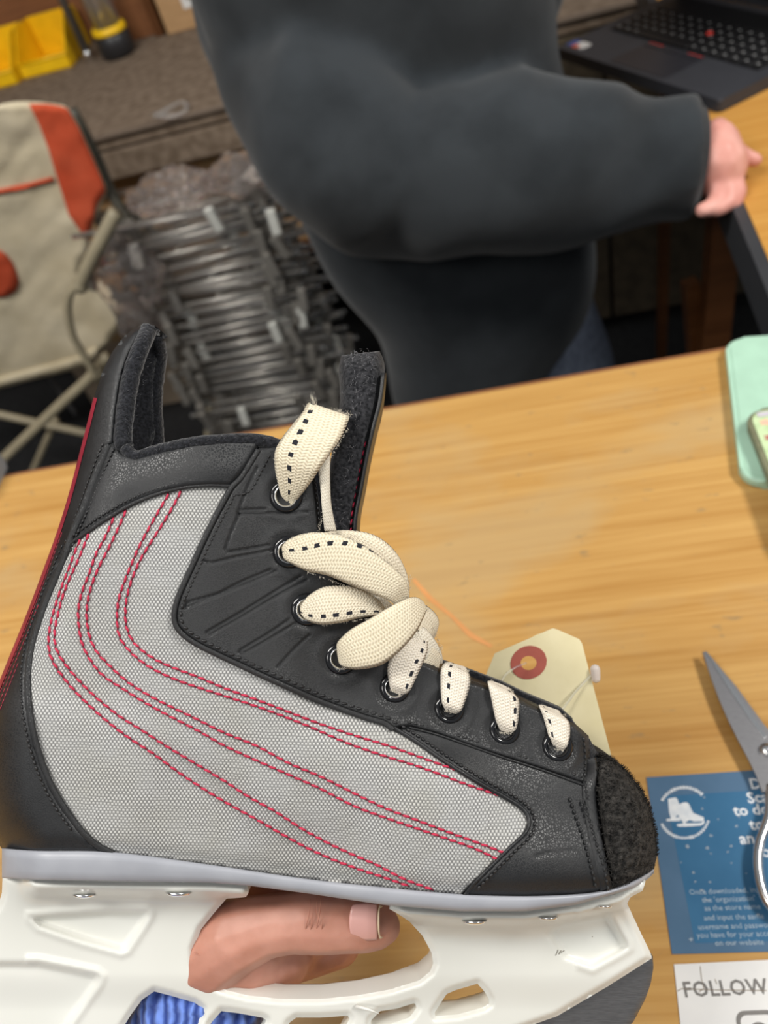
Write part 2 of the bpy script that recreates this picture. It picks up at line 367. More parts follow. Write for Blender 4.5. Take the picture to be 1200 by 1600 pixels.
# orange crayon stroke on the worn top
pm = [onz(*p, .9003) for p in ((646, 905), (672, 935), (705, 962), (735, 992), (768, 1010))]
vs, fs = [], []
for i, p in enumerate(pm):
    w = .0010 + .0005 * (i % 2); vs += [p + Vector((w, w, 0)) - tb.location, p - Vector((w, w, 0)) - tb.location]
for i in range(len(pm) - 1): fs.append((2 * i, 2 * i + 1, 2 * i + 3, 2 * i + 2))

# second table at the right, under the laptop
t2 = thing('side_table', 'amber wood side table with dark edge band under the laptop', 'table', (.7, 1.25, 0))
def quadprism(name, pts, z0, z1, mat, par, bevel=0):
    l = par.location; bm = bmesh.new()
    lo = [bm.verts.new((p[0] - l.x, p[1] - l.y, z0 - l.z)) for p in pts]; hi = [bm.verts.new((p[0] - l.x, p[1] - l.y, z1 - l.z)) for p in pts]
    n = len(pts); bm.faces.new(list(reversed(lo))); bm.faces.new(hi)
    for k in range(n): bm.faces.new((lo[k], lo[(k + 1) % n], hi[(k + 1) % n], hi[k]))
    if bevel: bmesh.ops.bevel(bm, geom=list(bm.edges), offset=bevel, segments=2, affect='EDGES')
    return bm_obj(name, bm, mat, par)
quadprism('tabletop', [(.262, .612), (1.1, .612), (1.1, 1.72), (.345, 1.72)], .868, .9, M['table2'], t2)
quadprism('edge_band', [(.249, .612), (.2615, .612), (.3445, 1.72), (.332, 1.72)], .850, .8995, M['dark_edge'], t2)
for x, y, w in ((.275, .93, .036), (.318, 1.40, .02), (1.0, .75, .04), (1.0, 1.6, .04)):
    child_box('leg', x, x + w, y, y + w, 0, .867, M['brown_post'], t2)
bm = bmesh.new(); l = t2.location
a_, b_ = ony(1078, 440, .97) - l, ony(1092, 620, .97) - l
tube(bm, [a_, b_, b_ + Vector((.02, 0, -.5))], .014, 4); bm_obj('brace', bm, M['brown_post'], t2)

# bench with brown carpet top, boxes beneath
bn = thing('workbench', 'long low bench covered in brown carpet along the back wall', 'bench', (-.4, 2.2, 0))
child_box('bench_top', -2.6, 1.8, 1.835, 2.74, .765, .8, M['carpet'], bn, .004)
child_box('edge_strip', -2.6, 1.8, 1.824, 1.834, .792, .801, plain('tan_strip', (.16, .12, .09), .6), bn, .001)
child_box('fascia', -2.6, .02, 1.83, 1.85, .70, .760, M['carpet'], bn, .003)
M['shaded_board'] = noisy('shaded_brown_board', (.050, .036, .020), (.085, .062, .036), 30, .9, .3, 5)  # brown darkened further to stand in for shade low on the cabinet
child_box('cabinet_front', .03, .292, 1.83, 1.85, .05, .760, M['shaded_board'], bn, .003)
child_box('cabinet_front', .302, 1.5, 1.83, 1.85, .05, .760, M['shaded_board'], bn, .003)
child_box('lower_shelf', -2.6, .02, 1.86, 2.7, .40, .42, M['brown_post'], bn)
for x in (-2.5, -.45, 1.6): child_box('leg', x, x + .06, 2.6, 2.66, 0, .764, M['brown_post'], bn)
def carton(x0, x1, y0, y1, z0, z1, mat, label, cat='box', group=None, tape=True):
    t = thing('cardboard_box', label, cat, ((x0 + x1) / 2, (y0 + y1) / 2, z0), 0, group)
    child_box('body', x0, x1, y0, y1, z0, z1, mat, t, .004)
    if tape:
        child_box('tape', (x0 + x1) / 2 - .02, (x0 + x1) / 2 + .02, y0 - .0008, y1, z1 - .05, z1 + .0006, plain('tape', (.42, .27, .13), .3), t, 0)
    return t
carton(-1.05, -.735, 1.90, 2.2, .421, .690, M['card_box'], 'brown carton left of two under the carpeted bench', tape=False)
carton(-.722, -.50, 1.88, 2.2, .421, .685, M['card_box'], 'brown carton in the middle under the carpeted bench')
carton(-.49, -.25, 1.89, 2.2, .421, .69, M['card_box'], 'brown carton nearest the standing person under the bench')
carton(-1.25, -.88, 1.88, 2.3, .0, .30, M['pale_box'], 'pale carton on the floor below the bench')
carton(-.86, -.55, 1.75, 1.87, .0, .24, M['pale_box'], 'pale low box on the floor behind the hanger stack', tape=False)

# things on the bench
def bin_(x, y, label):
    t = thing('parts_bin', label, 'storage bin', (x, y, .8), math.radians(-2), 'yellow parts bins')
    w, d, h, k = .077, .09, .105, .004
    bm = bmesh.new()
    bx(bm, -w, w, -d, d, .001, .001 + k); bx(bm, -w, w, d - k, d, .001, h)
    bx(bm, -w, w, -d, -d + k, .001, .035)
    for s in (-1, 1):
        prof = [(-d, .001), (d, .001), (d, h), (0, h), (-d, .04)]
        A = [bm.verts.new((s * w, a, b)) for a, b in prof]; B = [bm.verts.new((s * (w - k), a, b)) for a, b in prof]
        n = len(prof); bm.faces.new(A); bm.faces.new(list(reversed(B)))
        for q in range(n): bm.faces.new((A[q], B[q], B[(q + 1) % n], A[(q + 1) % n]))
    bmesh.ops.recalc_face_normals(bm, faces=bm.faces)
    bm_obj('shell', bm, M['yellow'], t)
    bm = bmesh.new(); tube(bm, [(-w, -d, .036), (w, -d, .036)], .004, 8); bm_obj('lip', bm, M['yellow'], t, True)
    return t
bin_(-1.125, 2.50, 'yellow open-front parts bin, right one beside the grey pipe')
bin_(-1.285, 2.48, 'yellow open-front parts bin, left one at the frame edge')
t = thing('metal_pipe', 'grey metal pipe standing between yellow bin and jar', 'pipe', (-1.0, 2.42, .8))
lathe('tube', [(.012, 0), (.012, .5)], M['steel'], t); lathe('ferrule', [(.014, 0), (.014, .025), (.012, .027)], M['chrome'], t)
t = thing('hand_lamp', 'clear tube lamp with yellow ring and black base on the bench', 'lamp', (-.905, 2.40, .8))
lathe('base', [(.040, 0), (.047, .006), (.050, .03), (.049, .055), (.046, .058)], M['black_plastic'], t)
lathe('ring', [(.0462, .0585), (.0475, .064), (.045, .075), (.040, .076)], M['yellow'], t)
lathe('lens', [(.036, .0765), (.036, .33), (.034, .34)], M['clear'], t)
for a in range(4):
    lathe('rod', [(.006, 0), (.006, .22)], M['chrome'], t, 8, Matrix.Translation((.02 * math.cos(a * 1.6), .02 * math.sin(a * 1.6), .078)))
lathe('cap', [(.038, .342), (.04, .36), (.02, .39)], M['black_plastic'], t)
t = thing('wooden_upright', 'reddish wooden upright board behind the lamp base', 'board', (-.86, 2.50, .8)); box('board', -.045, .04, 0, .03, 0, .8, M['redwood'], t)
t = thing('wooden_upright', 'dark narrow wooden upright right of the reddish board', 'board', (-.80, 2.47, .8)); box('board', -.012, .012, 0, .03, 0, .8, M['brown_post'], t)
t = thing('cardboard_box', 'tan carton with a white printed label on the bench', 'box', (-.66, 2.55, .8))
box('body', -.115, .13, -.09, .15, 0, .42, M['card_box'], t, .003)
box('paper_label', -.045, .055, -.092, -.0905, .05, .24, M['white_card'], t, 0)
bm = bmesh.new()
for i in range(9):
    bx(bm, -.03, -.03 + random.uniform(.03, .07), -.0929, -.0921, .07 + i * .018, .076 + i * .018)
bm_obj('print', bm, M['grey_print'], t)
t = thing('wall_board', 'orange-brown wooden board against the wall behind yellow bins', 'board', (-1.3, 2.62, .8)); box('board', -.3, .32, 0, .02, 0, .9, M['redwood'], t)
t = thing('plastic_loop', 'clear plastic loop lying on the carpeted bench edge', 'plastic')
cc = onz(268, 178, .803); t.location = cc
bm = bmesh.new(); tube(bm, [(math.cos(a) * .040, .028 * math.sin(a), .006 + .004 * math.sin(2 * a)) for a in np.linspace(0, 6.2, 26)], .0045, 8); bm_obj('ring', bm, M['clear'], t, True)
M['pale_ink'] = noisy('pale_blue_ink', (.26, .36, .45), (.42, .50, .56), 200, .5, 0)
mesh_obj('crayon_stroke', vs, fs, M['paint_fleck'], tb, False)

# ================================================================== the skate
D0 = 0.33; PX = D0 / F
BASE = Vector(((330 - 600) * PX, -(1700 - 800) * PX, 0))       # under the blade
def Mp(px, py, w=0.):
    """side-view drawing coordinates (px, py) and half-thickness w (same unit) -> skate space"""
    s = (D0 - w * PX) / F
    return Vector(((px - 600) * s, -(py - 800) * s, w * PX)) - BASE
skate = thing('ice_skate', 'grey and black lace-up hockey skate with red stitching held above the counter', 'ice skate')
skate.matrix_world = Matrix.Translation(CAM + ef * D0) @ R3.to_4x4() @ Matrix.Translation(BASE)

GUARD_EDGE = [(228, 512), (214, 526), (200, 552), (190, 585), (184, 625), (180, 660), (178, 690), (190, 706), (212, 712)]
COLLAR = [(212, 712), (240, 704), (270, 697), (305, 690), (340, 687), (375, 685), (405, 686), (437, 694)]
EYE_EDGE = [(437, 694), (470, 712), (492, 745), (499, 790), (503, 835), (512, 880), (535, 925), (570, 965), (610, 1000), (650, 1027), (700, 1052), (750, 1068), (800, 1086), (835, 1103), (870, 1118), (900, 1132), (920, 1152), (934, 1178)]
TOE = [(934, 1178), (955, 1184), (978, 1202), (1000, 1230), (1016, 1262), (1025, 1300), (1027, 1335), (1022, 1358)]
SOLE = [(1022, 1358), (1000, 1372), (970, 1385), (940, 1393), (900, 1398), (820, 1401), (720, 1398), (600, 1387), (480, 1374), (330, 1352), (175, 1332), (60, 1330), (3, 1326)]
BACK = [(3, 1326), (-14, 1300), (-26, 1255), (-31, 1200), (-28, 1150), (-18, 1110), (-5, 1076), (11, 1036), (29, 992), (48, 944), (69, 888), (90, 830), (108, 772), (123, 715), (136, 665), (147, 620), (160, 580), (175, 550), (190, 530), (205, 516), (217, 510), (228, 512)]
OUT = GUARD_EDGE[:-1] + COLLAR[:-1] + EYE_EDGE[:-1] + TOE[:-1] + SOLE[:-1] + BACK[:-1]

def segd(P, poly, closed=False):
    """distance of every point in P (n,2) to a polyline"""
    A = np.array(poly, float); B = np.roll(A, -1, 0)
    if not closed: A, B = A[:-1], B[:-1]
    P = np.asarray(P, float); d = np.full(len(P), 1e9)
    for a, b in zip(A, B):
        ab = b - a; L2 = ab @ ab
        if L2 < 1e-12: continue
        t = np.clip(((P - a) @ ab) / L2, 0, 1)
        d = np.minimum(d, np.hypot(*(P - a - t[:, None] * ab).T))
    return d
def inside(P, poly):
    A = np.array(poly, float); B = np.roll(A, -1, 0); P = np.asarray(P, float)
    c = np.zeros(len(P), bool)
    for (x0, y0), (x1, y1) in zip(A, B):
        m = (y0 > P[:, 1]) != (y1 > P[:, 1])
        if y1 != y0: c ^= m & (P[:, 0] < (x1 - x0) * (P[:, 1] - y0) / (y1 - y0) + x0)
    return c
CT = np.array([(225, 515, 54), (190, 570, 68), (160, 620, 78), (165, 690, 92), (200, 740, 108), (330, 700, 118), (430, 700, 108), (490, 760, 98), (200, 850, 118), (300, 850, 122), (440, 780, 108), (450, 860, 103), (500, 850, 96),
    (80, 1200, 122), (40, 1260, 118), (150, 1280, 124), (60, 1320, 116), (120, 1000, 112), (300, 1000, 122), (400, 1100, 126), (300, 1330, 116), (480, 1370, 112), (420, 980, 112), (480, 950, 96), (530, 1030, 84), (615, 1075, 76), (700, 1107, 71),
    (790, 1140, 66), (870, 1167, 60), (520, 890, 86), (560, 950, 70), (600, 985, 62), (680, 1042, 50), (760, 1070, 46), (840, 1105, 42), (910, 1150, 40), (600, 1200, 130), (700, 1240, 140), (700, 1320, 150), (820, 1350, 152), (700, 1392, 142),
    (900, 1250, 108), (900, 1390, 140), (980, 1300, 108), (1000, 1360, 104), (600, 1385, 130), (790, 1250, 118), (860, 1230, 98), (930, 1215, 78), (960, 1220, 74), (480, 1230, 130)], float)
def gcl(d, R): 
    t = np.clip(d / R, 0, 1); return np.sqrt(np.clip(1 - (1 - t) ** 2, 0, 1))
def wbase(P):
    P = np.asarray(P, float); d2 = ((P[:, None, :] - CT[None, :, :2]) ** 2).sum(-1)
    k = np.exp(-d2 / (2 * 52. ** 2)) + 1e-9 * np.exp(-d2 / (2 * 200. ** 2)); w = (k * CT[None, :, 2]).sum(1) / k.sum(1)
    w *= gcl(segd(P, BACK) + .5, 78) * gcl(segd(P, TOE) + .5, 62)
    ds = segd(P, SOLE); w *= 1 - .06 * np.exp(-(ds / 16.) ** 2)
    return w
def w1(x, y): return float(wbase([(x, y)])[0])

def region(name, poly, wf, mat, parent=skate, step=5., holes=(), smooth_poly=0, both=False, sharp=True, solid=0., inner=None):
    if smooth_poly: poly = catmull(poly, smooth_poly, True)
    rim = resample(poly, step * .8, True)
    loops = [rim] + [resample(h, step * .8, True) for h in holes]
    A = np.array(poly, float); lo, hi = A.min(0), A.max(0); g = []
    ny = int((hi[1] - lo[1]) / (step * .866)) + 1
    for j in range(ny):
        y = lo[1] + j * step * .866
        for i in range(int((hi[0] - lo[0]) / step) + 1): g.append((lo[0] + (i + .5 * (j % 2)) * step, y))
    g = np.array(g); ok = inside(g, rim)
    for h in holes: ok &= ~inside(g, h)
    g = g[ok]
    dd = segd(g, rim, True)
    for L_ in loops[1:]: dd = np.minimum(dd, segd(g, L_, True))
    g = g[dd > step * .45]
    verts = []; edges = []
    for L_ in loops:
        n0 = len(verts); verts += [tuple(p) for p in L_]; n = len(L_)
        edges += [(n0 + k, n0 + (k + 1) % n) for k in range(n)]
    verts += [tuple(p) for p in g]
    r = geometry.delaunay_2d_cdt([Vector(v) for v in verts], edges, [], 0, 1e-4)
    V = np.array([tuple(v) for v in r[0]]); Fc = [tuple(f) for f in r[2]]
    cen = np.array([V[list(f)].mean(0) for f in Fc]); keep = inside(cen, rim)
    for h in loops[1:]: keep &= ~inside(cen, h)
    Fc = [f for f, k in zip(Fc, keep) if k]
    d = segd(V, rim, True)
    for L_ in loops[1:]: d = np.minimum(d, segd(V, L_, True))
    w = wf(V, d)
    co_ = [Mp(a, b, c) for (a, b), c in zip(V, w)]
    fs_ = []
    for f in Fc:      # counter-clockwise seen from +z
        a, b, c = (V[i] for i in f[:3]); cr_ = (b[0] - a[0]) * (c[1] - a[1]) - (b[1] - a[1]) * (c[0] - a[0])
        fs_.append(f if cr_ < 0 else tuple(reversed(f)))
    if both:
        n = len(co_); co_ = co_ + [Vector((p.x, p.y, -p.z)) for p in co_]
        fs_ = fs_ + [tuple(reversed([i + n for i in f])) for f in fs_]
        # close the rim between both sides
        bm = bmesh.new()
        vv = [bm.verts.new(p) for p in co_]
        for f in fs_: bm.faces.new([vv[i] for i in f])
        be = [e for e in bm.edges if len(e.link_faces) == 1]
        idx = {v: i for i, v in enumerate(vv)}
        for e in be: e.smooth = False
        for e in be:
            a, b = idx[e.verts[0]], idx[e.verts[1]]
            if a < n and b < n:
                try: bm.faces.new((vv[a], vv[b], vv[b + n], vv[a + n]))
                except ValueError: pass
        bmesh.ops.recalc_face_normals(bm, faces=bm.faces)
        o = bm_obj(name, bm, mat, parent, True); return o
    o = mesh_obj(name, co_, fs_, mat, parent, True)
    if solid:
        m = o.modifiers.new('thick', 'SOLIDIFY'); m.thickness = solid; m.offset = -1
    return o
def mirror(o, parent=None):
    c = o.copy(); C.objects.link(c); c.scale = (1, 1, -1); c.parent = parent or o.parent
    if 'label' in c: del c['label']
    # far side: the same part seen from the other side of the boot, mirrored about the middle plane
    c.location = (0, 0, 0)
    return c
sm = lambda d, r: (lambda t: t * t * (3 - 2 * t))(np.clip(d / r, 0, 1))
def overlay(h=5., r=7., extra=None):
    def f(V, d):
        w = wbase(V) + h * sm(d + .2, r) - 1.5 * (d < .3)
        if extra is not None: w = w + extra(V, d)
        return w
    return f

# --- woven side panel (base quarter) and the felt lining behind it

LOUT = [(x + 12, y) for x, y in GUARD_EDGE[:-3]] + OUT[len(GUARD_EDGE) - 3:]
ln = region('lining', LOUT, lambda V, d: np.maximum(wbase(V) - 2.5, 0), M['felt'], step=9)
m_ = ln.modifiers.new('thick', 'SOLIDIFY'); m_.thickness = .0032; m_.offset = -1
mirror(ln)

# --- black leather overlays
FAB_TOP = [(108, 856), (126, 842), (140, 832), (158, 819), (176, 808), (194, 797), (214, 787), (236, 778), (262, 770), (290, 764), (325, 761), (361, 762)]
STAY_L = [(361, 762), (350, 782), (338, 804), (326, 828), (314, 853), (303, 878), (291, 904), (280, 929), (274, 948), (272, 964), (276, 980), (290, 995), (310, 1008), (340, 1023), (372, 1038), (410, 1056), (450, 1074), (490, 1092), (530, 1107), (570, 1121), (600, 1130), (614, 1140)]
FAB_R = [(614, 1140), (650, 1162), (690, 1190), (740, 1222), (790, 1250), (812, 1264), (822, 1276), (824, 1288), (817, 1302), (796, 1322), (766, 1352), (738, 1380), (722, 1400)]
FAB_L = [(176, 1333), (160, 1326), (140, 1312), (120, 1290), (100, 1262), (84, 1235), (70, 1204), (58, 1168), (49, 1130), (44, 1090), (44, 1050), (50, 1010), (62, 970), (75, 934), (90, 898), (98, 878), (108, 856)]
_fp = FAB_L[:-1] + FAB_TOP[:-1] + STAY_L[:-1] + FAB_R[:-1] + [(720, 1398), (600, 1387), (480, 1374), (330, 1352)]; _c = np.array([_fp[i] for i in range(len(_fp))], float); _t = np.roll(_c, -1, 0) - np.roll(_c, 1, 0); _t /= np.linalg.norm(_t, axis=1)[:, None]
PANEL = [tuple(p + np.array((t[1], -t[0])) * (6 if (p[1] < 1325 and not (p[0] > 700 and p[1] > 1370)) else 0)) for p, t in zip(_c, _t)]
qp = region('side_panel', PANEL, lambda V, d: wbase(V), M['fabric'], step=6)
qp.modifiers.new('thick', 'SOLIDIFY').thickness = .0012; qp.modifiers['thick'].offset = -1
tag(qp, 'light grey woven fabric side panel'); mirror(qp)
# cuff between collar, eyestay and fabric
cuff = [(168, 692), (178, 690), (190, 706)] + COLLAR[:-1] + [(404, 699), (392, 720), (376, 745)] + list(reversed(FAB_TOP)) + [(118, 830), (132, 795), (148, 752)]
o = region('ankle_cuff', cuff, overlay(5, 8, lambda V, d: 5 * np.exp(-((V[:, 1] - (735 + .0008 * (V[:, 0] - 350) ** 2)) / 30) ** 2)), M['leather'], step=5); mirror(o)
# tendon guard leather
gl = [(228, 512), (214, 526), (200, 552), (190, 585), (184, 625), (180, 660), (178, 692), (168, 700), (155, 740), (140, 780), (124, 822), (112, 848), (104, 862), (92, 880), (80, 910), (58, 918)] + BACK[10:-3] + [(190, 530), (205, 516), (217, 510)]
o = region('tendon_guard', gl, overlay(6, 6), M['leather'], step=5); tag(o, 'smooth black leather tendon guard'); mirror(o)
# heel counter
hc = [(176, 1334), (60, 1332), (3, 1327)] + BACK[1:11] + [(94, 884)] + list(reversed(FAB_L))[2:-1]
o = region('heel_counter', hc, overlay(6, 7), M['leather'], step=6); mirror(o)
# welt along the heel counter's front edge
def ribbon_on(name, line, wid, h, mat, off=0., step=3., parent=skate, sm_=6, par_mirror=True):
    L = resample(catmull(line, sm_), step); bm = bmesh.new(); n = len(L)
    W_ = wbase(L); rows = []
    for i, p in enumerate(L):
        a, b = L[max(i - 1, 0)], L[min(i + 1, n - 1)]; t = (b - a) / (np.linalg.norm(b - a) + 1e-9); nn = np.array((-t[1], t[0]))
        row = []
        for k in range(7):
            q = math.pi * k / 6; u = -math.cos(q) * wid / 2; v = math.sin(q) * h
            pp = p + nn * u; row.append(bm.verts.new(Mp(pp[0], pp[1], W_[i] + off + v - .6 * (k in (0, 6)))))
        rows.append(row)
    for A, B in zip(rows[:-1], rows[1:]):
        for k in range(6): bm.faces.new((A[k], A[k + 1], B[k + 1], B[k]))
        bm.faces.new((A[6], A[0], B[0], B[6]))
    bmesh.ops.recalc_face_normals(bm, faces=bm.faces)
    o = bm_obj(name, bm, mat, parent, True)
    if par_mirror: mirror(o)
    return o
def offset_line(line, d):
    L = catmull(line, 4); n = len(L); out = []
    for i, p in enumerate(L):
        t = L[min(i + 1, n - 1)] - L[max(i - 1, 0)]; t = t / (np.linalg.norm(t) + 1e-9); out.append(p + np.array((-t[1], t[0])) * d)
    return out
def stitches(name, line, mat, pitch=9., length=6.5, r=1.3, off=6., tilt=.0, gapmat=None, parent=skate, seg=6, both=True):
    """a row of single thread stitches following the boot's surface"""
    L = resample(catmull(line, 6), pitch); bm = bmesh.new(); W_ = wbase(L)
    for i in range(len(L) - 1):
        a, b = L[i], L[i + 1]; t = (b - a) / (np.linalg.norm(b - a) + 1e-9); nn = np.array((-t[1], t[0]))
        p0 = a + nn * tilt; p1 = a + t * length - nn * tilt; w0 = W_[i] + off; w2 = W_[i] * (1 - length / pitch) + W_[i + 1] * length / pitch + off
        mid = (p0 + p1) / 2
        tube(bm, [Mp(*p0, w0 - 1.2), Mp(*(p0 * .8 + p1 * .2), w0), Mp(*mid, (w0 + w2) / 2 + .5), Mp(*(p0 * .2 + p1 * .8), w2), Mp(*p1, w2 - 1.2)],
             [r * PX * .5, r * PX, r * PX * 1.1, r * PX, r * PX * .5], seg)
    o = bm_obj(name, bm, mat, parent, True)
    if gapmat is not None:
        bm = bmesh.new(); tube(bm, [Mp(*p, w + off - .9) for p, w in zip(L, W_)], r * PX * .75, 5); bm_obj('thread_core', bm, gapmat, o, True)
    if both: mirror(o)
    return o
ribbon_on('piping', list(reversed(FAB_L))[0:], 11, 4.5, M['leather_fine'], 2)
stitches('seam_stitching', offset_line(list(reversed(FAB_L))[:-3], 11), M['stitch'], 9, 7, 1.7, 6.5)
# groove strip between cuff and guard
ribbon_on('piping', [(104, 862), (117, 826), (132, 790), (146, 752), (158, 722), (170, 694)], 13, 4.5, M['leather_fine'], 4)
stitches('seam_stitching', [(98, 868), (112, 824), (126, 786), (140, 746), (152, 714), (163, 689)], M['stitch'], 9, 7, 1.5, 7)
stitches('seam_stitching', [(110, 862), (122, 830), (138, 796), (154, 756), (166, 728), (178, 700)], M['stitch'], 8, 6.5, 1.5, 7)
ribbon_on('piping', offset_line(FAB_TOP, -3), 7, 3.5, M['leather_fine'], 3)
stitches('seam_stitching', offset_line(FAB_TOP, -11), M['stitch'], 8, 5.5, 2.0, 6.5, 1.0)

# eyestay with embossed ribs
GR = [[(376, 797), (415, 796)], [(374, 804), (372, 803), (425, 802), (480, 800)],
      [(374, 803), (362, 830), (352, 858), (357, 863), (385, 858), (420, 852)], [(318, 877), (330, 880), (370, 870), (424, 860)], [(402, 730), (388, 758), (372, 800)],
      [(424, 890), (380, 908), (340, 928), (292, 942), (288, 950), (330, 934), (385, 912), (432, 892)],
      [(470, 900), (430, 924), (380, 955), (323, 988), (326, 993), (380, 962), (434, 930), (480, 906)],
      [(452, 968), (420, 990), (376, 1016), (374, 1020), (382, 1020), (424, 996), (462, 974)],
      [(484, 992), (462, 1012), (434, 1042)]]
EY = [(447, 775), (452, 862), (480, 952), (533, 1028), (617, 1074), (702, 1107), (788, 1140), (871, 1166)]
def stay_relief(V, d):
    z = np.zeros(len(V))
    for g in GR: z -= 3.6 * np.exp(-(segd(V, g) / 1.7) ** 2)
    for e in EY: 
        r_ = np.hypot(V[:, 0] - e[0], V[:, 1] - e[1]); z += -3.5 * np.exp(-(r_ / 26) ** 4) + 2.2 * np.exp(-((r_ - 36) / 9) ** 2)
    return z
SEAM2 = [(614, 1140), (640, 1131), (680, 1143), (730, 1161), (790, 1182), (850, 1202), (918, 1228)]
stay = [(404, 699), (437, 694)] + EYE_EDGE[1:-2] + [(920, 1150), (922, 1185), (920, 1229), (890, 1219), (850, 1205), (790, 1186), (730, 1166), (680, 1148), (640, 1137), (614, 1140)] + list(reversed(STAY_L))[1:-1] + [(361, 762), (376, 745), (392, 720)]
o = region('eyestay', stay, overlay(9, 7, stay_relief), M['leather_fine'], step=2.6)
tag(o, 'matte black eyestay with embossed ribs'); o.modifiers.new('thick', 'SOLIDIFY').thickness = .0022; o.modifiers['thick'].offset = -1
mirror(o)
ribbon_on('piping', [(404, 703), (392, 722), (376, 747)] + STAY_L, 9, 4, M['leather_fine'], 6)
stitches('seam_stitching', offset_line([(412, 706), (396, 736), (382, 760)] + STAY_L[:8], -11), M['stitch'], 8, 6, 1.5, 8.5)
stitches('seam_stitching', offset_line(STAY_L[7:], -10), M['stitch'], 12, 8, 2.0, 9, 1.2)
stitches('seam_stitching', [(636, 1128), (680, 1138), (730, 1154), (790, 1174), (850, 1193), (908, 1214)], M['stitch'], 10, 7, 1.5, 9)
ribbon_on('seam_edge', [(640, 1137), (680, 1147), (730, 1164), (790, 1185), (850, 1204), (918, 1229)], 4, 3, M['leather_fine'], 6)
stitches('seam_stitching', [(492, 752), (497, 790), (500, 832)], M['stitch'], 8, 5, 1.3, 8)
# toe side leather
toe = [(614, 1140), (640, 1131), (680, 1140), (730, 1156), (790, 1177), (850, 1197), (924, 1222), (930, 1240), (936, 1290), (946, 1340), (958, 1388), (940, 1393), (900, 1398), (820, 1401), (722, 1400)] + list(reversed(FAB_R))[1:-1]
def crease(V, d): return -2.5 * np.exp(-(segd(V, [(838, 1338), (862, 1332), (895, 1331)]) / 1.8) ** 2)
o = region('toe_side', toe, overlay(6, 7, crease), M['leather'], step=4.5); tag(o, 'smooth black leather toe side'); mirror(o)
stitches('seam_stitching', offset_line(FAB_R[:-1], -12), M['stitch'], 9, 6.5, 2.0, 7.5)
ribbon_on('piping', offset_line(FAB_R, -3), 7, 3.5, M['leather'], 3)
# strap beside the toe cap
ribbon_on('toe_strap', [(920, 1186), (923, 1205), (920, 1240), (926, 1290), (936, 1340), (947, 1390)], 22, 4, M['leather'], 6)
stitches('seam_stitching', [(912, 1152), (915, 1185), (914, 1220), (918, 1250)], M['leather_fine'], 9, 7, 1.6, 11)
stitches('seam_stitching', [(890, 1246), (900, 1275), (912, 1310), (922, 1345), (932, 1390)], M['leather_fine'], 10, 7, 1.8, 8)
stitches('seam_stitching', [(910, 1250), (920, 1280), (932, 1318), (943, 1352), (950, 1388)], M['leather_fine'], 10, 7, 1.8, 11)
# fuzzy toe cap
cap = [(934, 1178), (955, 1184), (978, 1202), (1000, 1230), (1016, 1262), (1025, 1300), (1027, 1335), (1022, 1358), (1000, 1372), (970, 1385), (956, 1390), (948, 1350), (940, 1300), (934, 1250), (932, 1210)]
def fz(V, d):
    r_ = np.array([noise.noise((x * .16, y * .16, 3.)) * 4 + noise.noise((x * .4, y * .4, 9.)) * 2.5 for x, y in V]); return r_ * sm(d, 6)
o = region('toe_cap', cap, overlay(11, 9, fz), M['fuzz'], step=3); tag(o, 'fuzzy worn black toe cap'); mirror(o)
bm = bmesh.new(); pts = []
while len(pts) < 1500:
    p = (random.uniform(932, 1028), random.uniform(1180, 1388))
    pts.append(p)
ins = inside(np.array(pts), cap); pts = np.array(pts)[ins]; W_ = wbase(pts) + 11
for (x, y), w in zip(pts, W_):
    a = random.uniform(0, 6.28); r_ = random.uniform(1.5, 3.4); q = [Mp(x + r_ * math.cos(a + s) * .9, y + r_ * math.sin(a + s) * .9, w + 2.6 * math.sin(s * 1.0) + random.uniform(-.5, 1)) for s in (0, 1., 2., 3.)]
    tube(bm, q, .42 * PX, 3, False)
for k in range(700):      # stray fibres on the outline
    i = random.randrange(1, len(TOE) - 1); a = np.array(TOE[i]); b = np.array(TOE[i - 1]); t = random.random(); p = a * t + b * (1 - t)
    q = [Mp(p[0] - 3, p[1] + 2, random.uniform(8, 40)), Mp(p[0] + random.uniform(-1, 4), p[1] + random.uniform(-4, 3), random.uniform(4, 40))]
    tube(bm, q, .35 * PX, 3, False)
tag(bm_obj('fuzz_loops', bm, M['fuzz'], o, True), kind='stuff')
# collar binding: rolled felt along guard edge and collar
def binding(name, line, r, mat, rr=2, off=-2):
    L = resample(catmull(line, 5), 4); W_ = wbase(L); bm = bmesh.new()
    tube(bm, [Mp(p[0], p[1], w + off) for p, w in zip(L, W_)], [PX * r * (1 + .10 * noise.noise((i * .35, 0, 1.))) for i in range(len(L))], 10)
    o = bm_obj(name, bm, mat, skate, True); mirror(o); return o
binding('felt_binding', [(233, 514), (226, 530), (215, 556), (205, 588), (198, 626), (194, 660), (192, 688), (196, 700)], 13, M['felt'])
binding('felt_binding', [(196, 700)] + [(x, y + 2) for x, y in COLLAR], 9.5, M['felt'])
# lint on the felt
bm = bmesh.new()
for k in range(90):
    if random.random() < .5: t = random.random(); x = 230 - 38 * t; y = 520 + 170 * t; x += random.uniform(-8, 14)
    else: x = random.uniform(200, 435); y = np.interp(x, [c[0] for c in COLLAR], [c[1] for c in COLLAR]) + random.uniform(-6, 8)
    w = w1(x, min(y + 6, 705)) + 9; a = random.uniform(0, 6.28); L_ = random.uniform(1.5, 5)
    tube(bm, [Mp(x, y, w), Mp(x + L_ * .5 * math.cos(a), y + L_ * .5 * math.sin(a), w + 1.5), Mp(x + L_ * math.cos(a), y + L_ * math.sin(a), w)], .22 * PX, 3, False)
tag(bm_obj('lint', bm, plain('lint', (.09, .09, .095), .9), skate), kind='stuff')
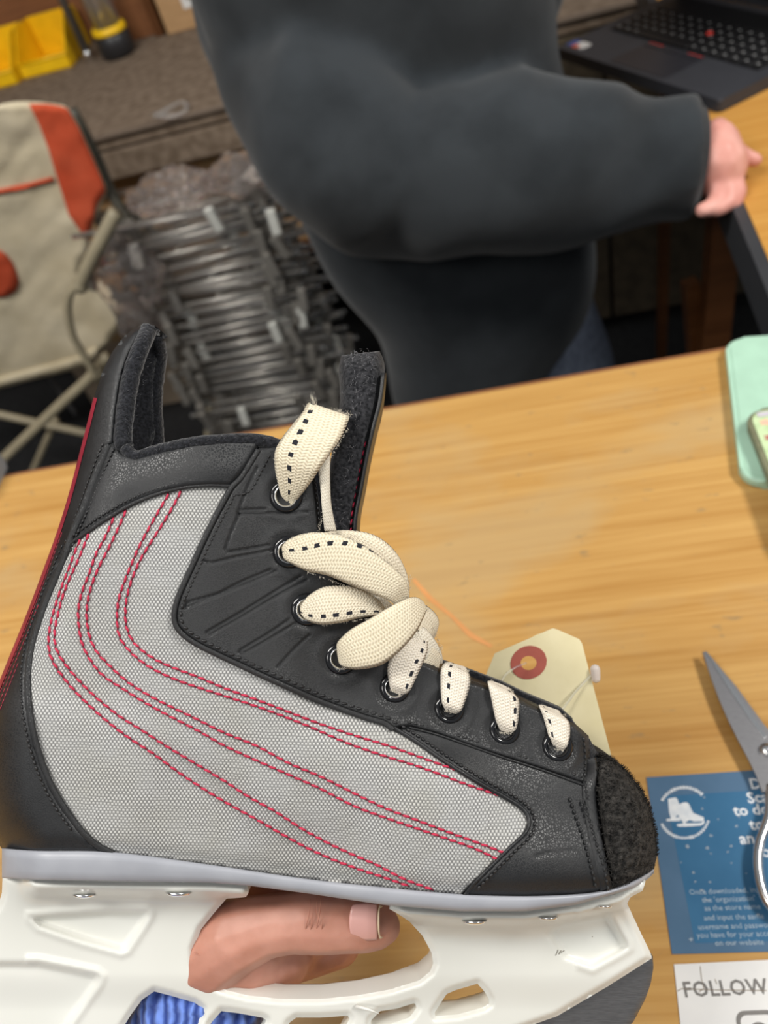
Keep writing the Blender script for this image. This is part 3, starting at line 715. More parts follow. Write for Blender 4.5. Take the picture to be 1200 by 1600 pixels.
# red strip down the back and thin red lines
bk = [(x - .5, y) for x, y in BACK[4:16]]
bm = bmesh.new(); L = resample(catmull(bk, 5), 6); rows = []
for i, p in enumerate(L):
    a, b = L[max(i - 1, 0)], L[min(i + 1, len(L) - 1)]; t = (b - a) / np.linalg.norm(b - a); nn = np.array((t[1], -t[0]))
    if nn[0] > 0: nn = -nn
    row = []; qs = [p - nn * q for q in (5.5, 3.5, 2, .8)]; wq = wbase(qs)
    side = [Mp(q_[0], q_[1], w + 7.6) for q_, w in zip(qs, wq)]
    row = [bm.verts.new(v) for v in side] + [bm.verts.new(Mp(p[0] + nn[0] * .3, p[1] + nn[1] * .3, 0))] + [bm.verts.new((v.x, v.y, -v.z)) for v in reversed(side)]
    rows.append(row)
for A, B in zip(rows[:-1], rows[1:]):
    for k in range(8): bm.faces.new((A[k], A[k + 1], B[k + 1], B[k]))
bmesh.ops.recalc_face_normals(bm, faces=bm.faces)
o = bm_obj('back_strip', bm, M['red_strip'], skate, True); tag(o, 'thin red strip down the back of the heel')
for dx, i0, i1 in ((8, 0, 8), (13, 0, 6), (18, 1, 4)):
    stitches('red_stitching', [(x + dx, y) for x, y in bk[i0:i1]], M['red_strip'], 10, 9.8, .7, 6.4)

# --- three pairs of red stitched lines on the fabric
RL = [
 [(264, 771), (250, 795), (234, 823), (218, 853), (206, 880), (196, 905), (187, 930), (183, 955), (184, 985), (190, 1002), (207, 1022), (230, 1040), (265, 1058), (300, 1071), (340, 1084), (390, 1100), (440, 1118), (490, 1138), (540, 1160), (600, 1181), (640, 1193), (680, 1207), (730, 1226), (784, 1244)],
 [(283, 767), (270, 792), (252, 822), (236, 847), (220, 873), (208, 900), (200, 925), (196, 950), (197, 978), (206, 1000), (220, 1015), (245, 1032), (275, 1045), (310, 1058), (350, 1075), (400, 1093), (450, 1112), (500, 1131), (550, 1148), (600, 1163), (640, 1177), (690, 1195), (730, 1209), (752, 1219)],
 [(178, 808), (165, 838), (150, 865), (140, 895), (128, 925), (122, 955), (124, 985), (128, 1005), (140, 1030), (160, 1055), (190, 1075), (225, 1097), (265, 1119), (310, 1142), (350, 1165), (400, 1188), (450, 1210), (500, 1232), (550, 1258), (600, 1277), (650, 1294), (700, 1311), (740, 1325), (776, 1342)],
 [(197, 797), (185, 825), (168, 860), (155, 885), (143, 915), (136, 945), (136, 975), (141, 998), (152, 1020), (175, 1044), (200, 1066), (228, 1084), (260, 1101), (300, 1120), (350, 1145), (400, 1165), (450, 1192), (500, 1213), (550, 1238), (600, 1262), (650, 1281), (700, 1300), (750, 1318), (784, 1331)],
 [(126, 842), (116, 865), (107, 890), (97, 915), (87, 945), (80, 970), (76, 995), (77, 1020), (88, 1043), (108, 1070), (135, 1098), (165, 1125), (200, 1152), (240, 1178), (275, 1204), (320, 1234), (360, 1258), (400, 1280), (440, 1303), (480, 1325), (520, 1343), (560, 1358), (600, 1371), (640, 1385)],
 [(139, 833), (130, 856), (119, 882), (107, 908), (97, 935), (90, 962), (85, 990), (88, 1015), (102, 1038), (122, 1062), (148, 1088), (185, 1118), (220, 1140), (260, 1166), (310, 1196), (350, 1220), (390, 1246), (430, 1268), (470, 1294), (510, 1316), (550, 1335), (590, 1352), (630, 1373), (678, 1391)]]
for L_ in RL:
    stitches('red_stitching', L_, M['red_thread'], 14.5, 11.5, 1.7, 1.3, .9, M['dark_red_thread'])

# --- eyelets
for i, e in enumerate(EY):
    w = w1(*e) + 7; c0 = Mp(e[0], e[1], w); r_ = 27 if i < 4 else 25
    n1 = (Mp(e[0] + 6, e[1], w1(e[0] + 6, e[1]) + 7) - c0); n2 = (Mp(e[0], e[1] + 6, w1(e[0], e[1] + 6) + 7) - c0)
    nrm = n2.cross(n1).normalized(); 
    if nrm.z < 0: nrm = -nrm
    nrm = (nrm * .75 + Vector((0, 0, .25))).normalized()
    mt = Matrix.Translation(c0) @ nrm.to_track_quat('Z', 'Y').to_matrix().to_4x4()
    s = (D0 - w * PX) / F * (r_ / 27.)
    prof = [(14.0 * s, -12 * s), (14.5 * s, -2 * s), (16 * s, 3.5 * s), (19.5 * s, 6.5 * s), (23 * s, 5.5 * s), (26 * s, 2 * s), (27 * s, -4 * s)]
    o = lathe('eyelet', prof, M['gloss'], skate, 32, mt, False)
    r2 = lathe('ring', [(13.4 * s, -10 * s), (13.8 * s, -1 * s), (15.2 * s, 3.6 * s), (17.0 * s, 5.7 * s), (17.8 * s, 6.6 * s), (16.6 * s, 6.2 * s)], M['chrome'] if i < 5 else M['gloss'], o, 32, mt, False)
    if i < 5: tag(r2, 'worn silver inner ring')
    d_ = lathe('hole_shade_disc', [(.00001, -6 * s), (14.2 * s, -6 * s)], M['void'], o, 16, mt)  # black disc standing in for the shaded depth of the hole
    mo = mirror(o)
# --- outsole band
TOPL = resample(catmull(list(reversed(SOLE)), 5), 8)
BOT = [(5, 1372), (60, 1375), (175, 1377), (330, 1379), (390, 1384), (480, 1396), (600, 1414), (720, 1424), (820, 1424), (900, 1414), (950, 1400), (990, 1388), (1012, 1374), (1024, 1362)]
bx_ = [p[0] for p in BOT]; by_ = [p[1] for p in BOT]
bm = bmesh.new(); rows = []; TW = wbase(TOPL)
for p, w in zip(TOPL, TW):
    x = p[0]; y1 = float(np.interp(x, bx_, by_)); e = min(1., max(0., (x + 2) / 40.)) ** .5; e2 = min(1., max(0., (1026 - x) / 60.)) ** .5
    w_ = max(18., w + 9) if x > 40 else (w1(40, 1326) + 9) * (.45 + .55 * e)
    w_ = w_ if x < 960 else max(w_, 112 * e2)
    y0 = p[1]; h = y1 - y0
    sec = [(y0 + 3, w_ - 14), (y0 - 1, w_ - 7), (y0 + 1, w_ - 1), (y0 + h * .3, w_ + 1), (y0 + h * .7, w_), (y1 - 3, w_ - 2), (y1, w_ - 6), (y1 - 2, w_ * .55)]
    pts3 = [Mp(x, yy, max(ww, 1)) for yy, ww in sec]
    rows.append([bm.verts.new(q) for q in pts3] + [bm.verts.new((q.x, q.y, -q.z)) for q in reversed(pts3)])
for A, B in zip(rows[:-1], rows[1:]):
    n = len(A)
    for k in range(n): bm.faces.new((A[k], A[(k + 1) % n], B[(k + 1) % n], B[k]))
bm.faces.new(rows[0]); bm.faces.new(list(reversed(rows[-1])))
bmesh.ops.recalc_face_normals(bm, faces=bm.faces)
tag(bm_obj('outsole', bm, M['grey_rubber'], skate, True), 'pale grey rubber outsole band')
# --- blade holder
HOLD = [(4, 1368), (3, 1395), (-2, 1412), (-40, 1470), (-75, 1540), (-90, 1600), (-80, 1650), (-40, 1668), (300, 1668), (560, 1655), (700, 1637), (790, 1616), (870, 1588), (950, 1541), (1019, 1497), (1016, 1488), (1000, 1455), (980, 1412), (985, 1402), (1004, 1392), (1009, 1376),
        (960, 1398), (900, 1412), (820, 1423), (720, 1422), (640, 1416), (612, 1412), (608, 1420), (622, 1428), (640, 1440), (660, 1462), (674, 1488), (677, 1505), (672, 1518), (655, 1532), (610, 1546), (560, 1555), (500, 1561), (440, 1561), (385, 1555), (345, 1545), (318, 1528), (304, 1506), (303, 1482), (314, 1452), (335, 1426), (354, 1404), (384, 1402), (389, 1394), (386, 1382), (330, 1378), (175, 1376), (60, 1374)]
HOLES = [[(241, 1549), (268, 1556), (305, 1567), (316, 1576), (314, 1588), (302, 1605), (290, 1630), (180, 1632), (186, 1615), (205, 1585), (222, 1562)],
         [(346, 1580), (372, 1583), (410, 1590), (416, 1594), (410, 1606), (398, 1632), (318, 1632), (330, 1598)],
         [(463, 1590), (500, 1590), (544, 1587), (546, 1592), (528, 1626), (440, 1630), (452, 1598)],
         [(594, 1580), (620, 1576), (648, 1567), (651, 1574), (640, 1590), (600, 1603), (578, 1610), (580, 1594)],
         [(746, 1537), (756, 1548), (764, 1561), (764, 1568), (755, 1574), (715, 1585), (680, 1588), (679, 1582), (698, 1553), (712, 1547)]]
PAN = [[(168, 1420), (228, 1421), (236, 1426), (233, 1436), (200, 1486), (190, 1490), (128, 1473), (60, 1450), (40, 1430)],
       [(60, 1500), (120, 1512), (152, 1519), (160, 1526), (156, 1538), (112, 1600), (90, 1640), (-60, 1640), (-60, 1560), (-20, 1500)],
       [(880, 1432), (948, 1424), (958, 1432), (982, 1472), (984, 1482), (972, 1490), (926, 1515), (880, 1500), (850, 1460)]]
TOPC = [(60, 1374), (175, 1376), (330, 1378), (386, 1382)], [(612, 1412), (640, 1416), (720, 1422), (820, 1423), (900, 1412), (960, 1398), (1009, 1376)]
def hold_w(V, d):
    w = np.full(len(V), 34.)
    dt = np.minimum(segd(V, TOPC[0]), segd(V, TOPC[1]))
    w += 46 * np.exp(-(np.clip(dt - 12, 0, None) / 16.) ** 1.2) * (dt < 200)            # flare up to the flange
    w += 13 * (1 - sm(dt - 22, 7))                                                      # flange lip
    w = w - 8 * sm(V[:, 1] - 1520, 60)
    for p in PAN:
        e = segd(V, p, True); ins_ = inside(V, p); k = np.where(ins_, sm(e, 12), 0)
        side = sm(-(V[:, 0] - np.interp(V[:, 1], [1400, 1660], [40, 40])) + 300, 200)
        w -= 11 * k
        w += 3.0 * np.exp(-((e - 2) / 5.) ** 2) * (V[:, 0] > (40 if p is not PAN[2] else 900))
    w -= 9 * (1 - sm(d, 9))
    # raised rail under the big opening
    return np.maximum(w, 6)
o = region('blade_holder', HOLD, hold_w, M['white_plastic'], step=4.2, holes=HOLES, both=True); tag(o, 'white plastic blade holder with openings')
# --- rivets
for px, py, s in ((132, 1399, 17), (279, 1396, 19), (741, 1440, 18), (856, 1434, 15), (945, 1416, 11)):
    w = float(hold_w(np.array([(px, py)]), np.array([30.]))[0]) + 2
    mt = Matrix.Translation(Mp(px, py, w + 3)) @ Matrix.Rotation(math.radians(68), 4, 'X')
    k = PX * s / 17
    lathe('rivet', [(.00001, 4 * k), (8 * k, 3.6 * k), (14 * k, 2 * k), (17 * k, -1 * k)], M['chrome'], o, 20, mt)
# plastic burr hanging at the opening's lower edge
bm = bmesh.new(); tube(bm, [Mp(556, 1572, 30), Mp(575, 1577, 36), Mp(592, 1584, 38)], [3 * PX, 2.4 * PX, .6 * PX], 6); bm_obj('burr', bm, M['white_plastic'], o, True)
# scuffs
bm = bmesh.new()
for a, b in (((868, 1493), (872, 1484)), ((873, 1491), (877, 1485)), ((877, 1488), (882, 1485)), ((925, 1464), (926, 1463)), ((245, 1402), (248, 1409))):
    tube(bm, [Mp(*a, 34.5), Mp(*b, 34.5)], .7 * PX, 4)
bm_obj('scuff', bm, plain('scuff', (.2, .19, .16), .8), o)
# --- steel runner
RUN = [(1020, 1494), (1021, 1512), (1017, 1536), (1008, 1562), (990, 1596), (962, 1630), (920, 1662), (860, 1685), (760, 1700), (600, 1708), (300, 1708), (100, 1700), (-30, 1690), (-110, 1670), (-100, 1640), (300, 1640), (560, 1628), (700, 1610), (870, 1560), (960, 1510)]
tag(region('runner', RUN, lambda V, d: 6.5 * sm(d + 4, 6), M['steel'], step=8, both=True), 'brushed steel blade runner')

# --- tongue: a thick felt sheet with a leather face
TP = [(562, 552, 60, 66, 0), (564, 575, 72, 80, 1), (563, 620, 66, 90, 1), (556, 660, 60, 95, 1), (546, 710, 58, 95, 1), (538, 760, 56, 95, 1), (530, 810, 54, 92, 1), (533, 860, 50, 86, 1), (556, 915, 46, 74, 1), (592, 985, 34, 58, 1), (640, 1034, 28, 46, 1), (705, 1068, 22, 38, 1), (775, 1095, 20, 34, 1), (840, 1122, 20, 30, 1), (890, 1150, 18, 28, 1), (915, 1185, 14, 24, 1)]
TPs = catmull(TP, 5); bm = bmesh.new(); rows = []; bl = bmesh.new(); lrows = []
for i, q in enumerate(TPs):
    x, y, th, ww, _ = q; a, b = TPs[max(i - 1, 0)], TPs[min(i + 1, len(TPs) - 1)]; t = np.array((b[0] - a[0], b[1] - a[1])); t /= np.linalg.norm(t); nn = np.array((t[1], -t[0]))
    if nn[0] * .8 - nn[1] * .6 < 0: nn = -nn
    row = []; k = 14; nz_ = noise.noise((i * .4, 2., 0)) * 2.2
    for s in range(2 * k):
        ph = 2 * math.pi * s / (2 * k)
        c, s_ = math.cos(ph), math.sin(ph)
        uu = math.copysign(abs(c) ** .55, c) * th / 2 * 1.0; vv = math.copysign(abs(s_) ** .6, s_) * ww
        bend = -7 * (vv / ww) ** 2 + 4 + nz_ * (1 if c < 0 else .2)
        pp = np.array((x, y)) + nn * (uu + bend * .3)
        row.append(bm.verts.new(Mp(pp[0], pp[1], vv) if vv >= 0 else (lambda g: Vector((g.x, g.y, -g.z)))(Mp(pp[0], pp[1], -vv))))
    rows.append(row)
    if i > 5:
        lr = []
        for s in range(13):
            v = -1 + 2 * s / 12; vv = v * ww * 1.0; e = (1 - abs(v) ** 4) ** .5
            pp = np.array((x, y)) + nn * (th / 2 * (.95 + .05 * e) + .3 + (-7 * v * v + 4) * .3)
            lr.append(bl.verts.new(Mp(pp[0], pp[1], vv) if vv >= 0 else (lambda g: Vector((g.x, g.y, -g.z)))(Mp(pp[0], pp[1], -vv))))
        lrows.append(lr)
for A, B in zip(rows[:-1], rows[1:]):
    n = len(A)
    for k in range(n): bm.faces.new((A[k], A[(k + 1) % n], B[(k + 1) % n], B[k]))
bm.faces.new(rows[0]); bm.faces.new(list(reversed(rows[-1])))
bmesh.ops.recalc_face_normals(bm, faces=bm.faces)
tg = bm_obj('tongue', bm, M['felt_grey'], skate, True); tag(tg, 'thick black felt tongue')
for A, B in zip(lrows[:-1], lrows[1:]):
    for k in range(12): bl.faces.new((A[k], A[k + 1], B[k + 1], B[k]))
bmesh.ops.recalc_face_normals(bl, faces=bl.faces)
tl = bm_obj('tongue_leather', bl, M['leather'], tg, True); m_ = tl.modifiers.new('thick', 'SOLIDIFY'); m_.thickness = .0012; m_.offset = 0
bm = bmesh.new()
for k in range(11):
    t = k / 10; y = 690 + t * 135; x = np.interp(y, [690, 720, 760, 800, 825], [568, 562, 554, 548, 546]) + 3; 
    tube(bm, [Mp(x, y, 84), Mp(x - 1, y + 4, 86), Mp(x - 2, y + 8, 84)], 1.5 * PX, 5)
bm_obj('red_stitching', bm, M['red_thread'], tg, True)
bm = bmesh.new()      # fluff and grey lint on the tongue felt
for k in range(420):
    t = random.random(); y = 545 + t * 280; xc = np.interp(y, [545, 585, 660, 760, 830], [562, 566, 556, 538, 530]); x = xc + random.uniform(-32, 30) * (.8 if y > 560 else .5)
    w = 60 + 32 * (1 - abs(x - xc) / 34) + random.uniform(-2, 10); a = random.uniform(0, 6.28); L_ = random.uniform(1.5, 7)
    tube(bm, [Mp(x, y, w), Mp(x + L_ * .5 * math.cos(a), y + L_ * .5 * math.sin(a), w + 2), Mp(x + L_ * math.cos(a), y + L_ * math.sin(a), w + 1)], .25 * PX, 3, False)
tag(bm_obj('lint', bm, plain('grey_lint', (.17, .17, .18), .9), tg), kind='stuff')

# --- laces
LM = lace_mat('lace_cream', .30); LM2 = lace_mat('lace_cream_right', .68); LM0 = lace_mat('lace_plain', None, (.70, .65, .55)); LMe = lace_mat('lace_edge', .78, (.68, .61, .48))
def lace(name, st, mat, bulge=5., thick=6., parent=skate, K=10, n=7, label=None, s0=0., s1=0., over=False, skip=1):
    """st: rows (left x, left y, right x, right y, w left, w right)"""
    P = catmull(st, n)
    if over:
        Q = np.array(P); iL = inside(Q[:, 0:2], OUT); iR = inside(Q[:, 2:4], OUT); wL = wbase(Q[:, 0:2]) + 13; wR = wbase(Q[:, 2:4]) + 13
        k0 = skip * n; ramp = np.clip(np.arange(len(Q)) / float(k0), 0, 1)
        Q[:, 4] = np.where(iL, np.maximum(Q[:, 4], wL - 12 * (1 - ramp)), Q[:, 4]); Q[:, 5] = np.where(iR, np.maximum(Q[:, 5], wR - 12 * (1 - ramp)), Q[:, 5]); P = list(Q)
    bm = bmesh.new(); uvl = bm.loops.layers.uv.new('UVMap'); rows = []; vlen = 0.; vs_ = []; prev = None
    for q in P:
        lx, ly, rx, ry, wl, wr = q; c = np.array(((lx + rx) / 2, (ly + ry) / 2, (wl + wr) / 2))
        if prev is not None: vlen += np.linalg.norm(c - prev)
        prev = c; vs_.append(vlen); row = []
        for k in range(K + 1):
            u = k / K; arch = math.sqrt(max(0, 1 - (2 * u - 1) ** 2))
            row.append(bm.verts.new(Mp(lx + (rx - lx) * u, ly + (ry - ly) * u, wl + (wr - wl) * u + bulge * arch)))
        for k in range(K - 1, 0, -1):
            u = k / K; arch = math.sqrt(max(0, 1 - (2 * u - 1) ** 2))
            row.append(bm.verts.new(Mp(lx + (rx - lx) * u, ly + (ry - ly) * u, wl + (wr - wl) * u + (bulge - thick) * arch)))
        rows.append(row)
    sh_ = [s0 + s1 * v / max(vlen, 1e-6) for v in vs_]
    N = len(rows[0]); U = [k / K for k in range(K + 1)] + [k / K for k in range(K - 1, 0, -1)]
    for i in range(len(rows) - 1):
        A, B = rows[i], rows[i + 1]
        for k in range(N):
            k2 = (k + 1) % N; f = bm.faces.new((A[k], A[k2], B[k2], B[k]))
            for lp, uv in zip(f.loops, ((U[k] + sh_[i], vs_[i]), (U[k2] + sh_[i], vs_[i]), (U[k2] + sh_[i + 1], vs_[i + 1]), (U[k] + sh_[i + 1], vs_[i + 1]))): lp[uvl].uv = uv
    bm.faces.new(rows[0]); bm.faces.new(list(reversed(rows[-1])))
    bmesh.ops.recalc_face_normals(bm, faces=bm.faces)
    o = bm_obj(name, bm, mat, parent, True)
    if label: o['label'] = label
    return o
lacebag = bpy.data.objects.new('laces', None); C.objects.link(lacebag); lacebag.parent = skate
lacebag['label'] = 'cream flat cotton laces with a dashed black tracer'
LP = dict(parent=lacebag)
# 1: loop at the top eyelet, with its narrow tail behind
lace('lace', [(442, 780, 458, 789, 104, 106), (437, 768, 468, 777, 116, 118), (430, 735, 487, 752, 132, 134), (429, 708, 500, 732, 140, 142), (440, 685, 519, 705, 140, 140), (458, 662, 535, 680, 130, 132), (474, 642, 545, 655, 118, 120), (482, 629, 546, 650, 100, 104), (488, 632, 544, 655, 84, 90)], lace_mat('lace_a', .34), s0=-.16, s1=.43)
lace('lace', [(488, 640, 540, 662, 90, 92), (490, 690, 518, 690, 112, 108), (495, 725, 516, 720, 120, 118), (500, 760, 516, 755, 122, 118), (503, 795, 518, 790, 120, 116), (507, 830, 526, 830, 112, 108)], LM0)
# 2: wide lobe from eyelet two, over the bundle; the layer behind it
lace('lace', [(505, 832, 545, 850, 96, 100), (540, 828, 560, 858, 102, 106), (585, 836, 575, 880, 106, 112), (618, 862, 598, 905, 100, 108), (637, 900, 612, 925, 88, 98), (640, 935, 615, 945, 76, 86)], LMe)
lace('lace', [(440, 853, 442, 870, 106, 108), (452, 842, 448, 877, 118, 118), (478, 833, 478, 892, 128, 126), (510, 832, 510, 899, 134, 132), (545, 840, 535, 909, 136, 134), (578, 858, 562, 920, 134, 132), (608, 880, 592, 932, 128, 128), (633, 905, 610, 940, 118, 120), (640, 930, 620, 950, 100, 104)], lace_mat('lace_b', .30), s0=-.28, s1=.95)
# 3: lobe from eyelet three
lace('lace', [(468, 943, 470, 960, 98, 100), (482, 930, 480, 970, 106, 106), (505, 917, 502, 976, 116, 116), (535, 915, 532, 973, 118, 118), (562, 920, 560, 966, 114, 114), (585, 932, 590, 962, 104, 106), (606, 950, 606, 962, 88, 90)], LMe)
lace('lace', [(528, 890, 545, 915, 96, 100), (560, 905, 562, 925, 98, 100), (590, 925, 582, 945, 96, 98), (620, 950, 600, 960, 88, 90)], LM0)
# 4: lobe from eyelet four rising to the right
lace('lace', [(525, 1015, 530, 1038, 82, 84), (528, 1002, 540, 1044, 100, 100), (548, 983, 562, 1046, 112, 112), (575, 968, 598, 1038, 118, 116), (605, 950, 630, 1012, 118, 116), (632, 936, 652, 985, 112, 108), (650, 933, 664, 960, 98, 94), (662, 940, 668, 952, 78, 76)], lace_mat('lace_c', None))
# knotty bundle behind (far side loops)
lace('lace', [(640, 938, 652, 985, 40, 60), (662, 944, 662, 996, 30, 52), (680, 958, 668, 1006, 14, 40), (686, 975, 668, 1010, -6, 20), (678, 1000, 662, 1014, -30, -10)], LMe, 6, 8)
lace('lace', [(640, 985, 628, 1030, 50, 62), (662, 980, 655, 1025, 52, 66), (680, 1000, 668, 1036, 40, 56), (690, 1020, 676, 1042, 16, 30), (692, 1036, 672, 1046, -10, 0)], LM0, 6, 8)
lace('lace', [(655, 1005, 640, 1042, 56, 66), (676, 1008, 668, 1048, 48, 56), (690, 1026, 684, 1050, 20, 30)], LMe, 6, 8)
# 5..8: short laces running over the edge
lace('lace', [(611, 1080, 630, 1088, 76, 76), (608, 1068, 640, 1080, 86, 86), (605, 1045, 650, 1060, 88, 86), (612, 1022, 660, 1038, 92, 86), (628, 1004, 668, 1018, 88, 78), (645, 996, 668, 1002, 74, 64)], lace_mat('lace_d', .80, (.70, .64, .55)), over=True)
lace('lace', [(696, 1110, 714, 1116, 72, 72), (690, 1096, 722, 1108, 80, 80), (688, 1065, 732, 1080, 76, 72), (689, 1046, 735, 1060, 74, 64), (694, 1036, 731, 1048, 60, 46), (700, 1034, 728, 1042, 40, 26)], lace_mat('lace_e', .30, (.70, .64, .55)), over=True)
lace('lace', [(780, 1140, 798, 1148, 68, 68), (774, 1124, 807, 1138, 74, 74), (768, 1095, 811, 1110, 74, 68), (763, 1072, 810, 1092, 70, 60), (762, 1064, 800, 1080, 56, 42), (770, 1064, 796, 1074, 36, 22)], lace_mat('lace_f', .86, (.70, .64, .55)), over=True)
lace('lace', [(864, 1166, 880, 1174, 62, 62), (857, 1150, 888, 1164, 70, 70), (850, 1125, 891, 1140, 66, 60), (844, 1108, 888, 1126, 62, 52), (842, 1101, 878, 1116, 48, 36), (850, 1102, 874, 1110, 30, 18)], lace_mat('lace_g', .22, (.70, .64, .55)), over=True)
# frayed fibres
bm = bmesh.new()
def fray(x0, y0, x1, y1, w, n, L_=9, out=(0, -1)):
    for k in range(n):
        t = random.random(); x = x0 + (x1 - x0) * t; y = y0 + (y1 - y0) * t; a = math.atan2(out[1], out[0]) + random.uniform(-.9, .9); q = random.uniform(.3, 1) * L_; c = random.uniform(-.6, .6)
        tube(bm, [Mp(x, y, w), Mp(x + q * .5 * math.cos(a), y + q * .5 * math.sin(a), w + 2), Mp(x + q * math.cos(a + c), y + q * math.sin(a + c), w + random.uniform(-3, 5))], [.28 * PX, .2 * PX, .1 * PX], 3, False)
fray(474, 640, 546, 652, 104, 130, 12); fray(430, 720, 470, 650, 140, 40, 5, (-1, -.3)); fray(505, 732, 545, 665, 138, 40, 5, (1, .4))
fray(488, 625, 494, 634, 100, 30, 16, (-.5, -1)); fray(455, 842, 560, 838, 128, 50, 5); fray(480, 893, 600, 935, 126, 60, 5, (0, 1)); fray(500, 976, 590, 964, 112, 40, 5, (0, 1))
fray(530, 1045, 640, 1005, 110, 50, 5, (.3, 1)); fray(500, 830, 508, 790, 120, 20, 6, (-1, 0)); fray(640, 900, 636, 950, 100, 30, 5, (1, 0)); fray(664, 945, 690, 1020, 30, 50, 6, (1, -.4))
for a_, b_ in (((700, 1038), (733, 1050)), ((768, 1066), (806, 1084)), ((846, 1104), (886, 1120))): fray(*a_, *b_, 58, 40, 5)
for e in EY[4:]: fray(e[0] - 8, e[1] + 3, e[0] + 10, e[1] + 6, w1(*e) + 12, 20, 5, (0, 1))
tag(bm_obj('frayed_fibres', bm, plain('fibre', (.62, .57, .48), .9), lacebag), kind='stuff')

# ================================================================== manila tag with fastener, hanging behind the toe
tagt = thing('paper_tag', 'manila shipping tag with brick-red reinforced hole, behind the skate toe', 'tag')
tagt.matrix_world = Matrix.Translation(CAM + ef * .36) @ R3.to_4x4()
TZ = .36
def Tp(px, py, dz=0.): s = (TZ - dz) / F; return Vector(((px - 600) * s, -(py - 800) * s, dz))
def tag_z(x, y): return -.012 + .00004 * (x - 850) + .00003 * (y - 1100) + .0007 * math.sin(x * .02)
hole = [(826 + 12.5 * math.cos(a), 1036 + 11 * math.sin(a)) for a in np.linspace(0, 2 * math.pi, 20, endpoint=False)]
def sheet(name, poly, holes, mat, dz, th, parent, fz_=tag_z, step=9):
    rim = resample(poly, step, True); loops = [rim] + [list(h) for h in holes]; A = np.array(poly, float); lo, hi = A.min(0), A.max(0)
    g = np.array([(x, y) for x in np.arange(lo[0], hi[0], step) for y in np.arange(lo[1], hi[1], step)]); ok = inside(g, rim)
    for h in holes: ok &= ~inside(g, h)
    g = g[ok] if len(g) else g
    if len(g):
        dd = segd(g, rim, True)
        for h in loops[1:]: dd = np.minimum(dd, segd(g, h, True))
        g = g[dd > step * .4]
    verts = []; edges = []
    for L_ in loops:
        n0 = len(verts); verts += [tuple(p) for p in L_]; edges += [(n0 + k, n0 + (k + 1) % len(L_)) for k in range(len(L_))]
    verts += [tuple(p) for p in g]
    r = geometry.delaunay_2d_cdt([Vector(v) for v in verts], edges, [], 0, 1e-5); V = np.array([tuple(v) for v in r[0]])
    fs_ = []
    for f in r[2]:
        c = V[list(f)].mean(0)[None]
        if not inside(c, rim)[0] or any(inside(c, h)[0] for h in loops[1:]): continue
        a, b, c_ = (V[i] for i in f[:3]); cr_ = (b[0] - a[0]) * (c_[1] - a[1]) - (b[1] - a[1]) * (c_[0] - a[0])
        fs_.append(tuple(f) if cr_ < 0 else tuple(reversed(f)))
    o = mesh_obj(name, [Tp(x, y, fz_(x, y) + dz) for x, y in V], fs_, mat, parent, False)
    m = o.modifiers.new('thick', 'SOLIDIFY'); m.thickness = th; m.offset = -1
    return o
sheet('tag_paper', [(773, 1021), (865, 981), (908, 1000), (955, 1180), (985, 1290), (780, 1340), (700, 1200)], [hole], M['manila'], 0, .00035, tagt)
rg = [(826 + 28.5 * math.cos(a) + 2.5 * math.sin(a), 1035 + 26 * math.sin(a) - 4.5 * math.cos(a)) for a in np.linspace(0, 2 * math.pi, 32, endpoint=False)]
sheet('hole_patch', rg, [hole], M['patch'], .00025, .0002, tagt)
fa = thing('tag_fastener', 'clear plastic loop fastener threading the manila tag', 'fastener'); fa.matrix_world = tagt.matrix_world.copy()
bm = bmesh.new(); tube(bm, catmull([Tp(822, 1036, -.011), Tp(800, 1046, -.006), Tp(785, 1062, .004), Tp(780, 1090, .010), Tp(800, 1125, .0), Tp(860, 1125, -.004), Tp(900, 1080, -.008), Tp(928, 1050, -.010)], 6), .0005, 6); bm_obj('loop', bm, M['clear'], fa, True)
bm = bmesh.new(); blob(bm, [Tp(930, 1046, -.010), Tp(931, 1060, -.010)], [.0024, .0022]); skin('lock', bm, .0005, M['lockplastic'], fa, 2)

# ================================================================== hand holding the skate
hd = thing('person', 'bare hand with blue knit sleeve gripping the skate under its sole, thumb showing', 'person')
hd.matrix_world = skate.matrix_world.copy()
def H(x, y, w=0): return Mp(x, y, w)
bm = bmesh.new()
# palm and thenar mass, wrist
blob(bm, [H(290, 1680, -92), H(312, 1610, -95), H(345, 1494, -60), (H(400, 1470, -62))], [80 * PX, 72 * PX, 62 * PX, 66 * PX])
blob(bm, [H(250, 1800, -45), H(290, 1680, -90)], [80 * PX, 80 * PX])
blob(bm, [H(330, 1500, -30), H(390, 1500, -45), H(440, 1490, -80)], [56 * PX, 54 * PX, 56 * PX])
blob(bm, [H(330, 1510, -92), H(430, 1480, -112), H(480, 1462, -118)], [70 * PX, 64 * PX, 52 * PX])
# thumb
blob(bm, [H(330, 1490, -20), H(370, 1462, -2), H(415, 1447, 8), H(455, 1441, 12), H(478, 1440, 13), H(500, 1440, 13), H(530, 1440, 13), H(560, 1441, 11), H(585, 1444, 8), H(600, 1448, 6)],
     [62 * PX, 58 * PX, 47 * PX, 45 * PX, 47.5 * PX, 48 * PX, 46.5 * PX, 45 * PX, 38 * PX, 27 * PX], dens=.16)
